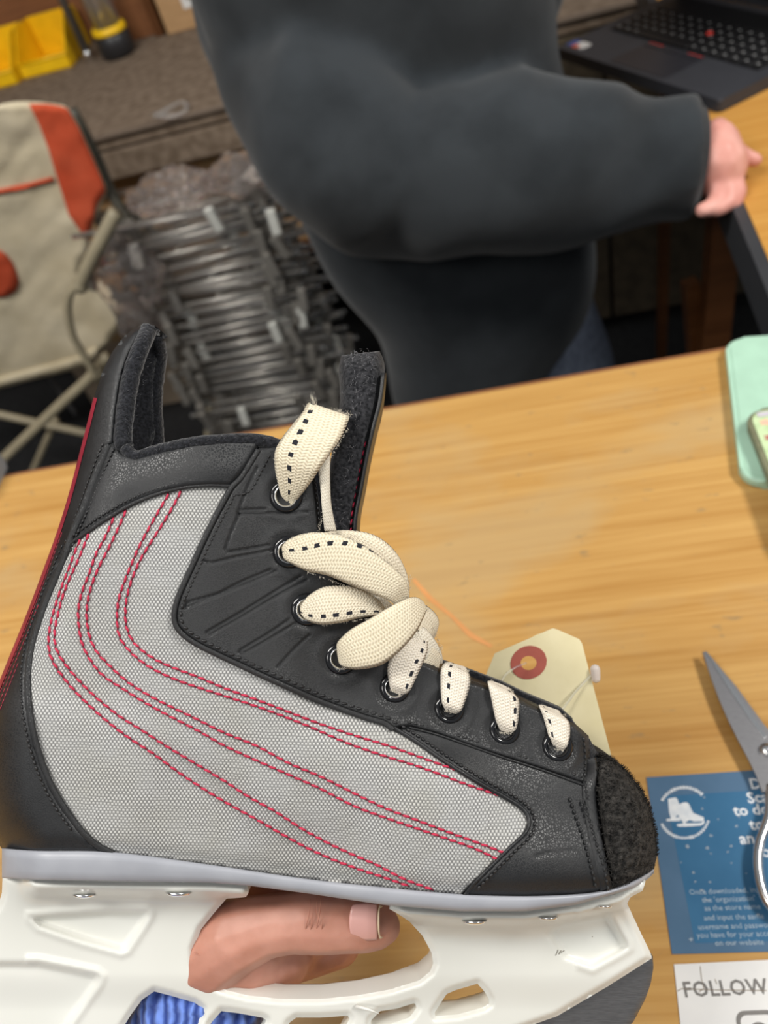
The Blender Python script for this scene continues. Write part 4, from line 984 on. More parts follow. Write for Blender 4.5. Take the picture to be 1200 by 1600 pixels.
# fingers wrapping up the far side of the boot
for pts, rr in (([(440, 1500, -118), (530, 1476, -120), (610, 1452, -118), (668, 1448, -112), (705, 1440, -104)], (44, 38, 36, 32, 26)),
                ([(400, 1470, -128), (480, 1400, -165), (560, 1350, -178), (630, 1330, -172), (670, 1325, -165)], (42, 38, 35, 33, 27)),
                ([(370, 1450, -128), (420, 1370, -168), (480, 1290, -180), (540, 1255, -174), (580, 1245, -166)], (41, 37, 34, 31, 26)),
                ([(330, 1440, -120), (360, 1350, -165), (400, 1270, -172), (450, 1230, -166), (480, 1215, -160)], (38, 33, 30, 28, 23))):
    def far(x, y, w): 
        g = Mp(x, y, -w); return Vector((g.x, g.y, -g.z))
    blob(bm, [far(*p) if i > 1 else H(*p) for i, p in enumerate(pts)], [r * PX for r in rr])
hand = skin('hand_skin', bm, .00115, M['skin'], hd, 5, .5)
# knuckle creases as thin strands, their shade put into a darker skin tone
bm = bmesh.new()
def thumb_pt(x, a, r): return H(x, 1440 - r * math.sin(a), 13 + r * math.cos(a) * .98)
def crease_line(x, amp, r, a0=-1.25, a1=1.1, rad=.55):
    pts = [thumb_pt(x + amp * math.sin(2.2 * a) + .8 * noise.noise((a * 3, x, 0)), a, r) for a in np.linspace(a0, a1, 14)]
    tube(bm, pts, [rad * PX * (.3 + .7 * math.sin(math.pi * k / 13)) for k in range(14)], 4)
for x, amp, rad, a0, a1 in ((480, 5, .8, -1.1, .9), (487, 3, 1.1, -1.2, .3), (497, 4, .8, -.5, 1.0), (504, 3, .9, -.9, .1), (493, 2, .6, .2, 1.1)): crease_line(x, amp, 46.0, a0, a1, rad)
tube(bm, [H(303, 1488, 38), H(325, 1499, 41), H(350, 1503, 40), H(375, 1500, 36), H(400, 1492, 30)], [.5 * PX, 1.2 * PX, 1.4 * PX, 1. * PX, .4 * PX], 4)
bm_obj('skin_creases', bm, noisy('crease_shade', (.40, .17, .115), (.45, .2, .14), 80, .7, 0), hd, True)
# nail
def nailpatch(name, x0, x1, a0, a1, dr, mat, nx=12, na=14, tipround=0.):
    bm = bmesh.new(); rows = []
    for i in range(nx + 1):
        t = i / nx; row = []
        for k in range(na + 1):
            s = k / na; a = a0 + (a1 - a0) * s; q = 1 - (2 * s - 1) ** 2
            x = x0 + (x1 - x0) * t - (1 - t) * (1 - q ** .5) * -9 * (1 if tipround == 0 else 0) + tipround * 0
            xx = x if t > 0 else x0 + 9 * (1 - q ** .5)
            r = 43.0 + dr + (1.8 * math.sin(t * math.pi * .5)) - 4.5 * max(0, (xx - 575) / 20.) ** 1.2
            c = thumb_pt(xx, 0, 0)
            row.append(bm.verts.new(H(xx, 1442 - r * math.sin(a), 12 + r * math.cos(a))))
        rows.append(row)
    for A, B in zip(rows[:-1], rows[1:]):
        for k in range(na): bm.faces.new((A[k], A[k + 1], B[k + 1], B[k]))
    o = bm_obj(name, bm, mat, hd, True); m = o.modifiers.new('thick', 'SOLIDIFY'); m.thickness = .0006; m.offset = 0; return o
nailpatch('thumbnail', 546, 589, -.62, .72, 2.2, M['nail'])
nailpatch('thumbnail_edge', 589, 593, -.60, .70, 2.6, M['nail_tip'], 2, 14)
# knitted sleeve
bm = bmesh.new(); P_ = [H(318, 1496, -94), H(312, 1560, -92), H(290, 1680, -95), H(250, 1800, -40), H(100, 2000, 0), H(-60, 2200, 50)]
L = [Vector(p) for p in catmull([tuple(p) for p in P_], 8)]; R_ = []
for i in range(len(L)): R_.append((110 + .6 * i + 3.5 * math.sin(i * 2.1)) * PX)
tube(bm, L, R_, 36)
for v in bm.verts: v.co += Vector((noise.noise(v.co * 90), noise.noise(v.co * 90 + Vector((5, 0, 0))), noise.noise(v.co * 90 + Vector((0, 7, 0))))) * .003
sl = bm_obj('knit_sleeve', bm, M['blue_knit'], hd, True); tag(sl, 'blue knitted sleeve cuff')

# ================================================================== things on the counter
ZT = .9002
def rounded(x0, x1, y0, y1, r, n=6):
    out = []
    for cx, cy, a0 in ((x1 - r, y1 - r, 0), (x0 + r, y1 - r, 90), (x0 + r, y0 + r, 180), (x1 - r, y0 + r, 270)):
        for k in range(n + 1): a = math.radians(a0 + 90 * k / n); out.append((cx + r * math.cos(a), cy + r * math.sin(a)))
    return out
def prism(name, pts, z0, z1, mat, par=None, bevel=0., seg=2):
    bm = bmesh.new(); lo = [bm.verts.new((p[0], p[1], z0)) for p in pts]; hi = [bm.verts.new((p[0], p[1], z1)) for p in pts]; n = len(pts)
    bm.faces.new(list(reversed(lo))); bm.faces.new(hi); side = [bm.faces.new((lo[k], lo[(k + 1) % n], hi[(k + 1) % n], hi[k])) for k in range(n)]
    if bevel:
        es = [e for e in bm.edges if abs(e.verts[0].co.z - e.verts[1].co.z) < 1e-7]
        bmesh.ops.bevel(bm, geom=es, offset=bevel, segments=seg, affect='EDGES', profile=.5)
    bmesh.ops.recalc_face_normals(bm, faces=bm.faces)
    return bm_obj(name, bm, mat, par)
# mint tablet in a case, with the patterned tin on it
a, b, c = onz(1131, 541, ZT), onz(1157, 765, ZT), onz(1199, 533, ZT)
yv = (a - b); L_ = yv.length; rz = math.atan2(yv.y, yv.x) - math.pi / 2
t = thing('tablet_case', 'pale mint rounded tablet case on the counter at right', 'tablet', b, rz)
prism('shell', rounded(0, .24, 0, L_, .016), 0, .009, M['mint'], t, .0028, 3)
prism('back_panel', rounded(.004, .236, .004, L_ - .004, .013), .0092, .0096, M['mint'], t)
tin = thing('phone_case', 'small green flower-patterned phone case on the mint tablet', 'phone')
p0 = onz(1160, 655, .9115); tin.location = p0; tin.rotation_euler = (0, 0, rz + .16)
W0, H0 = .078, .145
prism('shell', rounded(0, W0, -H0, 0, .014), 0, .009, noisy('case_rim', (.12, .12, .07), (.2, .2, .12), 60, .4), tin, .003, 3)
prism('patterned_back', rounded(.0035, W0 - .0035, -H0 + .0035, -.0035, .011), .0091, .0097, noisy('case_green', (.40, .55, .28), (.55, .68, .40), 90, .4), tin)
for fx, fy, cl, s in ((.012, -.017, 'fp', 1), (.022, -.03, 'fr', 1.2), (.011, -.034, 'fr', 1), (.03, -.014, 'fr', .9), (.02, -.052, 'fw', 1.2), (.034, -.046, 'fr', 1), (.012, -.068, 'fr', 1), (.04, -.07, 'fw', 1.3), (.055, -.03, 'fr', 1.2), (.06, -.06, 'fp', 1)):
    col = {'fp': (.75, .40, .30), 'fr': (.40, .10, .10), 'fw': (.75, .68, .74)}[cl]
    pts = [(fx + .0036 * s * (1 + .3 * math.cos(5 * q)) * math.cos(q), fy + .003 * s * (1 + .3 * math.cos(5 * q)) * math.sin(q)) for q in np.linspace(0, 2 * math.pi, 30, endpoint=False)]
    prism('flower', pts, .0098, .0099, plain('flower_' + cl, col, .6), tin)
prism('camera_bar', rounded(.008, .04, -.0105, -.0055, .002), .0098, .0103, plain('lilac_grey', (.5, .47, .52), .4), tin)
# grey object at the left edge
t = thing('grey_block', 'blurred grey rounded plastic block at far left of the counter', 'block', onz(-22, 760, ZT))
prism('body', rounded(-.03, .017, -.035, .035, .01), 0, .028, M['grey_plastic'], t, .004, 3); prism('lid', rounded(-.026, .013, -.03, .03, .008), .0283, .031, M['grey_plastic'], t, .001)

# blue card taped to the counter
FONT = None
def text(body, size, loc, mat, par, align='LEFT', ext=.00003, bold=0., rz=0., track=1.):
    cu = bpy.data.curves.new('lettering', 'FONT'); cu.body = body; cu.size = size; cu.extrude = ext; cu.align_x = align; cu.offset = bold; cu.resolution_u = 2; cu.space_character = track
    o = bpy.data.objects.new('lettering', cu); C.objects.link(o); o.parent = par; o.location = loc; o.rotation_euler = (0, 0, rz); cu.materials.append(mat)
    bpy.context.view_layer.update(); me = bpy.data.meshes.new_from_object(o.evaluated_get(bpy.context.evaluated_depsgraph_get())); bpy.data.objects.remove(o)
    o = bpy.data.objects.new('lettering', me); C.objects.link(o); o.parent = par; o.location = loc; o.rotation_euler = (0, 0, rz); return o
def polyflat(name, pts, z, mat, par, th=.00005):
    return prism(name, pts, z, z + th, mat, par)
c00, c10, c01 = onz(1010, 1215, ZT), onz(1176, 1204, ZT), onz(1050, 1491, ZT)
rz = math.atan2(c10.y - c00.y, c10.x - c00.x); hgt = (c01 - c00).length
card = thing('info_card', 'blue printed card with white skate emblem taped to the counter', 'card', c00, rz)
inv = (Matrix.Translation(c00) @ Matrix.Rotation(rz, 4, 'Z')).inverted()
def cp(px, py): q = inv @ onz(px, py, ZT); return (q.x, q.y)
skw = cp(1050, 1491)
polyflat('card_sheet', [(0, 0), (.152, 0), (.152 + skw[0], skw[1]), skw], 0, M['faded_card'], card, .0003)
polyflat('blue_panel', [cp(1040, 1244), (.14, cp(1040, 1244)[1]), (.14 + skw[0] * .8, cp(1075, 1475)[1]), cp(1086, 1474)], .00032, M['blue_card'], card, .00004)
Z2 = .0004
# emblem: two skates between two arcs
def pxpoly(name, pts, z=Z2, mat=M['white_print'], par=None): return polyflat(name, [cp(*p) for p in pts][::-1], z, mat, par or card)
em = lambda l: [(1000 + x / 6., 1200 + y / 6.) for x, y in l]
pxpoly('emblem_skate', em([(262, 292), (335, 278), (352, 300), (368, 345), (372, 475), (378, 480), (376, 500), (250, 500), (246, 482), (285, 478), (290, 470), (275, 430), (268, 360)]))
pxpoly('emblem_skate', em([(366, 345), (400, 328), (438, 325), (462, 345), (478, 385), (500, 425), (560, 450), (595, 465), (600, 485), (590, 500), (480, 505), (470, 512), (440, 512), (430, 500), (400, 510), (372, 470)]), Z2 + .00002)
pxpoly('emblem_blade', em([(345, 532), (380, 524), (400, 524), (405, 500), (430, 498), (428, 522), (560, 518), (585, 510), (592, 494), (606, 500), (600, 525), (570, 542), (480, 550), (370, 553), (346, 546)]), Z2 + .00004)
pxpoly('emblem_gap', em([(340, 450), (360, 444), (368, 462), (338, 466)]), Z2 + .00006, M['blue_card'])
pxpoly('emblem_gap', em([(440, 505), (460, 490), (500, 500), (500, 514), (442, 516)]), Z2 + .00006, M['blue_card'])
cx, cy = 1000 + 415 / 6., 1200 + 425 / 6.
def arc(a0, a1, r, n):      # ring lettering too worn to read: short strokes along the arc
    bm = bmesh.new()
    for k in range(n):
        a = a0 + (a1 - a0) * k / (n - 1); h_ = random.uniform(3.6, 5.4); wd = (a1 - a0) / n * .40
        q = [(cx + (r + s * h_ / 2) * math.cos(a + u * wd), cy + (r + s * h_ / 2) * math.sin(a + u * wd)) for s, u in ((-1, -1), (1, -1), (1, 1), (-1, 1))]
        V_ = [bm.verts.new((*cp(*p), Z2 + .00004)) for p in q]; bm.faces.new(V_)
    bm_obj('ring_lettering', bm, M['white_print'], card)
arc(math.radians(212), math.radians(312), 40, 15); arc(math.radians(152), math.radians(76), 39, 13); arc(math.radians(70), math.radians(20), 39.5, 8)
tr = lambda s, px, py, size, al='LEFT', m='white_print', b=0.: text(s, size, (*cp(px, py), Z2 + .00003), M[m], card, al, .00002, b)
for s, px, py in (('Do', 1173, 1233), ('Sca', 1169, 1255), ('to do', 1148, 1275), ('to', 1173, 1297), ('and', 1157, 1319), ('yo', 1180, 1340)):
    tr(s, px, py, .0088, 'LEFT', 'white_print', .00022)
for s, px, py in (('Once downloaded, input', 1137, 1396), ("the 'organization'", 1139, 1409), ('as the store name', 1145, 1422), ('and input the same', 1147, 1437), ('username and password', 1151, 1451), ('you have for your account', 1155, 1464), ('on our website', 1156, 1477)):
    tr(s, px, py, .0040, 'CENTER', 'pale_ink')
bm = bmesh.new()      # worn flecks where the print has chipped away
for px, py, r in ((1111, 1306, 4), (1097, 1264, 3), (1100, 1246, 2.4), (1074, 1323, 4.5), (1105, 1326, 4), (1111, 1334, 2), (1143, 1322, 4), (1137, 1331, 2.5), (1143, 1349, 1.6), (1084, 1364, 3), (1086, 1378, 2.4), (1109, 1379, 3), (1151, 1291, 3), (1155, 1278, 2), (1122, 1281, 2), (1184, 1430, 3.4), (1106, 1407, 4), (1096, 1392, 4), (1079, 1468, 4), (1166, 1365, 1.6), (1064, 1348, 1.8)):
    q = []
    for k in range(8):
        a = k * math.pi / 4; rr = r * random.uniform(.35, 1.1); q.append((px + rr * math.cos(a), py + rr * .8 * math.sin(a)))
    bm.faces.new([bm.verts.new((*cp(*p), Z2 + .00009)) for p in q])
tag(bm_obj('wear_flecks', bm, plain('chipped', (.24, .30, .36), .6), card), kind='stuff')
# white card below it
w00, w10, w01 = onz(1053, 1507, ZT), onz(1199, 1500, ZT), onz(1062, 1600, ZT)
rz = math.atan2(w10.y - w00.y, w10.x - w00.x)
wc = thing('notice_card', 'white card reading FOLLOW US below the blue card', 'card', w00, rz)
inv = (Matrix.Translation(w00) @ Matrix.Rotation(rz, 4, 'Z')).inverted()
q1 = cp(1063, 1600); k_ = 2.6
polyflat('card_sheet', [(0, 0), (.152, 0), (.152 + q1[0] * k_, q1[1] * k_), (q1[0] * k_, q1[1] * k_)], 0, M['white_card'], wc, .0003)
text('FOLLOW US ON', .0098, (*cp(1069, 1558), .00034), M['grey_print'], wc, 'LEFT', .00002, .00022, 0, 1.05)
lx, ly = cp(1146, 1580); s_ = .0205
for (a, b) in ((0, 1),):
    ro = rounded(lx, lx + s_, ly - s_, ly, .005, 6); ri = rounded(lx + .002, lx + s_ - .002, ly - s_ + .002, ly - .002, .0035, 6)
    bm = bmesh.new(); A = [bm.verts.new((*p, .00036)) for p in ro]; B = [bm.verts.new((*p, .00036)) for p in ri]
    for k in range(len(A)): bm.faces.new((A[k], A[(k + 1) % len(A)], B[(k + 1) % len(B)], B[k]))
    bm_obj('emblem_frame', bm, M['grey_print'], wc)
    bm = bmesh.new(); A = [bm.verts.new((lx + s_ / 2 + .0052 * math.cos(q), ly - s_ / 2 + .0052 * math.sin(q), .00036)) for q in np.linspace(0, 6.283, 25)[:-1]]; B = [bm.verts.new((lx + s_ / 2 + .0032 * math.cos(q), ly - s_ / 2 + .0032 * math.sin(q), .00036)) for q in np.linspace(0, 6.283, 25)[:-1]]
    for k in range(24): bm.faces.new((A[k], A[(k + 1) % 24], B[(k + 1) % 24], B[k]))
    bm_obj('emblem_ring', bm, M['grey_print'], wc)
bm = bmesh.new()
for ln_ in ([(1094, 1510), (1096, 1530), (1100, 1545), (1092, 1550)], [(1058, 1549), (1065, 1545), (1120, 1547), (1198, 1548)], [(1117, 1530), (1120, 1538)]):
    tube(bm, [Vector((*cp(*p), .0003)) for p in ln_], .00022, 4)
bm_obj('scratch', bm, plain('scratch_brown', (.22, .17, .12), .8), wc)

# scissors
sc = thing('scissors', 'steel scissors lying across the blue card with the tip up', 'scissors', onz(1196, 1181, ZT), 0)
inv = Matrix.Translation(sc.location).inverted()
def spx(px, py, z): q = onz(px, py, ZT + z) - sc.location; return (q.x, q.y)
scm = noisy('scissor_steel', (.36, .35, .36), (.42, .41, .42), 300, .33, .05, 3, (1, 10, 1), metal=.9)
bl_ = [(1097, 1020), (1104, 1040), (1112, 1064), (1124, 1096), (1138, 1128), (1154, 1160), (1170, 1190), (1182, 1215), (1190, 1240), (1214, 1225), (1222, 1196), (1212, 1170), (1198, 1150), (1176, 1118), (1150, 1080), (1126, 1046), (1104, 1019)]
prism('blade', [spx(*p, .006) for p in bl_][::-1], .0055, .0075, scm, sc, .0004, 1)
prism('blade_bevel', [spx(*p, .0078) for p in [(1103, 1019), (1126, 1046), (1150, 1080), (1176, 1118), (1198, 1150), (1194, 1154), (1170, 1122), (1144, 1084), (1120, 1048)]], .0076, .0079, M['chrome'], sc)
prism('blade', [spx(*p, .003) for p in [(1106, 1022), (1150, 1075), (1190, 1130), (1222, 1170), (1240, 1200), (1226, 1226), (1204, 1206), (1170, 1140), (1136, 1080)]][::-1], .0028, .0050, scm, sc, .0003, 1)
lathe('pivot', [(.0042, .0076), (.0040, .0092), (.0022, .0102), (.00001, .0104)], M['chrome'], sc, 20)
def P3(px, py, z): q = spx(px, py, z); return (q[0], q[1], z)
sk = [(1204, 1228), (1203, 1250), (1202, 1272), (1196, 1292), (1187, 1318), (1184, 1350), (1190, 1388), (1204, 1416), (1230, 1430), (1258, 1412), (1270, 1370), (1266, 1326), (1246, 1290), (1222, 1276), (1202, 1284)]
tube_obj('handle', [P3(x, y, .0062) for x, y in sk], .0029, M['chrome'], sc, 10, 4)
tube_obj('handle', [P3(x, y, .0048) for x, y in [(1224, 1222), (1250, 1240), (1290, 1262), (1330, 1300), (1350, 1350), (1330, 1390), (1296, 1392), (1270, 1350), (1268, 1290), (1280, 1262)]], .0029, M['chrome'], sc, 10, 4)

# ================================================================== laptop on the side table
A0, A1, A2 = onz(870, 75, .916), onz(1125, 158, .916), onz(1200, 115, .916)
xv = (A1 - A0); LW = xv.length; rz = math.atan2(xv.y, xv.x)
lp = thing('laptop', 'open charcoal laptop with red pointing stick on the side table', 'laptop', (A0.x, A0.y, .901), rz)
LD = .235; ZK = .0155
prism('base', rounded(0, LW, 0, LD, .006), 0, ZK, M['laptop'], lp, .002)
prism('keyboard_tray', rounded(.022, LW - .022, .082, LD - .018, .003), ZK + .0001, ZK + .0006, M['key'], lp)
prism('touchpad', rounded(LW * .34, LW * .34 + .115, .008, .066, .003), ZK + .0001, ZK + .0005, M['pad'], lp)
for i in range(3): prism('pad_button', rounded(LW * .34 + .039 * i, LW * .34 + .037 + .039 * i, .0675, .078, .001), ZK + .0001, ZK + .0009, M['pad'], lp)
for i in (0, 2): prism('button_stripe', rounded(LW * .34 + .039 * i + .004, LW * .34 + .033 + .039 * i, .076, .0772, .0004), ZK + .001, ZK + .0012, M['red_dot'], lp)
kme = None; kw = (LW - .050) / 15
for r_ in range(6):
    x = .025; n = 0; hh = .0155 if r_ < 5 else .010
    while x < LW - .03:
        w_ = kw * (5.2 if (r_ == 0 and n == 3) else 1)
        if x + w_ > LW - .02: w_ = LW - .022 - x
        if w_ < kw * .5: break
        o = prism('key', rounded(.0008, w_ - .0008, .0008, hh - .0012, .0015, 2), 0, .0018, M['key'], lp, .0004, 1) if (w_ != kw or kme is None or hh < .0155) else link(bpy.data.objects.new('key', kme), lp)
        if w_ == kw and hh == .0155 and kme is None: kme = o.data
        o.location = (x, .084 + r_ * .0165, ZK + .0007)
        if w_ == kw and hh == .0155:
            if 'kmk' not in globals(): kmk = prism('key_legend', [(.005, .0075), (.0072, .0075), (.0095, .0085), (.0085, .0108), (.005, .0112)], .0019, .0020, M['key_mark'], o)
            else: link(bpy.data.objects.new('key_legend', kmk.data), o)
        x += w_; n += 1
st_ = lathe('pointing_stick', [(.0045, 0), (.0048, .003), (.003, .0042), (.00001, .0045)], M['red_dot'], lp, 12, Matrix.Translation((LW * .52, .133, ZK + .0006)))
prism('sticker', rounded(.018, .044, .014, .034, .006), ZK + .0001, ZK + .0004, plain('sticker_white', (.62, .60, .58), .4), lp)
prism('sticker', rounded(.018, .032, .012, .022, .004), ZK + .0005, ZK + .0007, plain('sticker_red', (.55, .12, .08), .4), lp)
prism('sticker', rounded(.004, .016, .014, .034, .002), ZK + .0001, ZK + .0004, plain('sticker_blue', (.05, .08, .25), .4), lp)
scr = thing('screen_pivot', '', ''); del scr['label'], scr['category']; scr.name = 'lid'; scr.parent = lp; scr.location = (0, LD - .004, ZK + .002); scr.rotation_euler = (math.radians(105), 0, 0)
prism('lid_shell', rounded(0, LW, 0, .225, .006), -.007, 0, M['laptop'], scr, .002); prism('screen', rounded(.008, LW - .008, .012, .215, .002), .0002, .0006, M['key'], scr)

# ================================================================== person behind the counter
pr = thing('person', 'person in dark slate sweatshirt standing behind the counter, right arm reaching to the side table', 'person', (-.06, 1.08, 0))
PL = pr.location.copy()
def B(*p): return Vector(p) - PL
def ringbody(name, secs, mat, par, seg=48, wr=.006, fr=9., n=6):
    """stacked elliptical sections (x, y, z, rx, ry, tilt) joined smoothly, with soft folds"""
    Q = catmull(secs, n); bm = bmesh.new(); rows = []
    for x, y, z, rx, ry, tl_ in Q:
        row = []
        for k in range(seg):
            a = 2 * math.pi * k / seg; c = math.copysign(abs(math.cos(a)) ** .85, math.cos(a)) * rx; s = math.copysign(abs(math.sin(a)) ** .85, math.sin(a)) * ry
            p = Vector((x + c, y + s, z + tl_ * c)); q_ = Vector((p.x * fr, p.y * fr, p.z * fr * .45))
            f = noise.noise(q_) * wr * 2; nrm = Vector((math.cos(a), math.sin(a), 0)); row.append(bm.verts.new(p + nrm * f - PL))
        rows.append(row)
    for A, Bb in zip(rows[:-1], rows[1:]):
        for k in range(seg): bm.faces.new((A[k], A[(k + 1) % seg], Bb[(k + 1) % seg], Bb[k]))
    bm.faces.new(list(reversed(rows[0]))); bm.faces.new(rows[-1])
    return bm
# sweatshirt: torso, both sleeves, merged into one cloth surface
bm = ringbody('t', [(-.075, 1.08, .515, .118, .125, 0), (-.066, 1.08, .55, .130, .140, 0), (-.043, 1.08, .62, .152, .148, 0), (-.028, 1.08, .70, .174, .148, 0), (-.045, 1.08, .80, .194, .145, 0), (-.06, 1.08, .92, .196, .145, 0), (-.075, 1.08, 1.02, .200, .14, 0), (-.08, 1.08, 1.14, .205, .14, 0), (-.08, 1.09, 1.28, .20, .135, 0), (-.08, 1.10, 1.38, .165, .11, 0), (-.08, 1.10, 1.43, .09, .08, 0), (-.07, 1.09, 1.47, .065, .065, 0)], None, None)
sh, el, wrr = atd(400, -110, .99), atd(560, 262, .945), atd(1082, 250, .905)
def limb(bm, pts, radii, wr=.010, fr=11., seg=40, sq=.85):
    Q = catmull([(*p, r) for p, r in zip(pts, radii)], 10); prev = None; rows = []
    for i, q in enumerate(Q):
        p = Vector(q[:3]); t = (Vector(Q[min(i + 1, len(Q) - 1)][:3]) - Vector(Q[max(i - 1, 0)][:3])).normalized()
        a = (prev - t * prev.dot(t)) if prev is not None else t.orthogonal(); a.normalize(); prev = a; b = t.cross(a); row = []
        for k in range(seg):
            an = 2 * math.pi * k / seg; d = a * math.cos(an) + b * math.sin(an); v = p + d * q[3]
            f = .8 * noise.noise(v * fr) + .5 * noise.noise(Vector((v.x * fr * 1.6, v.y * 4, v.z * 4))) + 1.5 * (.35 - abs(noise.noise(Vector(((v.x - v.z * .8) * 9, v.y * 3, (v.z + v.x * .4) * 4)))))
            row.append(bm.verts.new(v + d * f * wr - PL))
        rows.append(row)
    for A, Bb in zip(rows[:-1], rows[1:]):
        for k in range(seg): bm.faces.new((A[k], A[(k + 1) % seg], Bb[(k + 1) % seg], Bb[k]))
    bm.faces.new(list(reversed(rows[0]))); bm.faces.new(rows[-1])
mid = sh.lerp(el, .5)
limb(bm, [Vector((-.13, 1.06, 1.36)), sh, mid + Vector((-.01, -.0, .0)), el + Vector((-.012, 0, .03)), el + Vector((.04, 0, -.022)), el.lerp(wrr, .3) + Vector((0, 0, -.012)), el.lerp(wrr, .55) + Vector((0, 0, -.002)), el.lerp(wrr, .8) + Vector((0, 0, -.002)), wrr],
     [.080, .094, .100, .098, .092, .096, .092, .074, .064], .014)
limb(bm, [Vector((.05, 1.14, 1.34)), Vector((.10, 1.18, 1.25)), Vector((.10, 1.26, 1.08)), Vector((.05, 1.28, .95)), Vector((-.05, 1.22, .93))], [.085, .08, .072, .062, .052], .006)
hd2 = skin('sweatshirt', bm, .007, M['hoodie'], pr, 4, .5)
bm = bmesh.new()
for k in range(1): pass
cuffc = wrr; cd = (wrr - el).normalized()
tube(bm, [cuffc - cd * .035 - PL, cuffc - cd * .01 - PL, cuffc + cd * .004 - PL], [.0625, .0615, .055], 32); bm_obj('cuff', bm, M['hoodie'], pr, True)
# one continuous body: head, neck, hidden limbs, hand
bm = bmesh.new()
blob(bm, [B(-.07, 1.09, 1.36), B(-.06, 1.08, 1.48), B(-.055, 1.07, 1.53)], [.10, .058, .055])
blob(bm, [B(-.045, 1.06, 1.64)], [.078], (1.08, .92, 1.35)); blob(bm, [B(-.02, 1.05, 1.575), B(.01, 1.045, 1.56)], [.052, .042])
blob(bm, [B(.045, 1.047, 1.635), B(.062, 1.046, 1.605)], [.010, .015]); blob(bm, [B(.038, 1.047, 1.577)], [.019], (1, 1.3, .5)); blob(bm, [B(-.052, .985, 1.63)], [.02], (.8, .4, 1.3)); blob(bm, [B(-.052, 1.135, 1.63)], [.02], (.8, .4, 1.3))
blob(bm, [B(-.08, 1.09, 1.33), B(-.08, 1.09, 1.1), B(-.03, 1.08, .85)], [.12, .12, .12])
blob(bm, [sh - PL, el - PL, wrr - PL], [.05, .042, .03])
def Hh(px, py, t_): return atd(px, py, t_) - PL
blob(bm, [wrr - PL, Hh(1115, 238, .895), Hh(1122, 262, .885)], [.030, .036, .037], (.85, .8, 1.0))
fr_ = [([(1125, 225), (1148, 235), (1164, 246), (1180, 250)], .890, (.0125, .011, .010, .008)),     # index towards the table
       ([(1128, 262), (1146, 282), (1152, 300), (1147, 318)], .880, (.0125, .0115, .0105, .009)),
       ([(1124, 275), (1138, 298), (1138, 316), (1124, 326)], .878, (.0125, .0115, .0105, .009)),
       ([(1116, 280), (1122, 306), (1114, 324), (1098, 328)], .880, (.0120, .0110, .0100, .0085)),
       ([(1106, 212), (1122, 202), (1136, 214), (1150, 228)], .905, (.0140, .0130, .0115, .009))]
for pts, t_, rr in fr_: blob(bm, [Hh(x, y, t_ - .001 * i) for i, (x, y) in enumerate(pts)], rr, dens=.22)
skin('body', bm, .0028, M['skin2'], pr, 4, .5)
bm = bmesh.new(); blob(bm, [Hh(1181, 247, .884)], [.006], (1.2, .8, .6)); bm_obj('fingernail', bm, M['nail'], pr, True)
bm = bmesh.new(); blob(bm, [Hh(1150, 312, .872)], [.0065], (1.2, .8, .6)); bm_obj('fingernail', bm, M['nail'], pr, True)
bm = bmesh.new(); blob(bm, [B(-.062, 1.06, 1.675), B(-.085, 1.06, 1.63)], [.092, .078], (1.0, .96, 1.08)); 
for v in bm.verts: v.co += Vector((noise.noise(v.co * 60), noise.noise(v.co * 60 + Vector((9, 0, 0))), noise.noise(v.co * 60 + Vector((0, 9, 0))))) * .006
skin('hair', bm, .006, M['hair'], pr, 2)
for s in (-1, 1):
    e_ = bmesh.new(); blob(e_, [B(.035, 1.047 + s * .03, 1.642)], [.011]); eo = bm_obj('eye', e_, plain('eye', (.6, .6, .58), .2), pr, True)
# jeans: hips and two legs in a stride, shoes
bm = bmesh.new()
limb(bm, [Vector((-.02, 1.08, .80)), Vector((-.02, 1.08, .70)), Vector((-.01, 1.08, .62))], [.10, .11, .105], .004)
limb(bm, [Vector((.05, 1.08, .70)), Vector((.085, 1.05, .58)), Vector((.095, 1.04, .45)), Vector((.07, 1.04, .25)), Vector((.04, 1.02, .07))], [.080, .076, .068, .062, .058], .006)
limb(bm, [Vector((-.07, 1.13, .70)), Vector((-.08, 1.13, .58)), Vector((-.06, 1.12, .45)), Vector((-.10, 1.15, .25)), Vector((-.16, 1.17, .07))], [.095, .088, .072, .062, .058], .006)
skin('jeans', bm, .008, M['denim'], pr, 3)
for x, y in ((.04, 1.02), (-.16, 1.17)):
    bm = bmesh.new(); blob(bm, [B(x - .04, y, .045), B(x + .05, y, .042), B(x + .14, y, .036)], [.045, .043, .036], (1, .95, .95)); skin('shoe', bm, .005, M['shoe'], pr, 3)

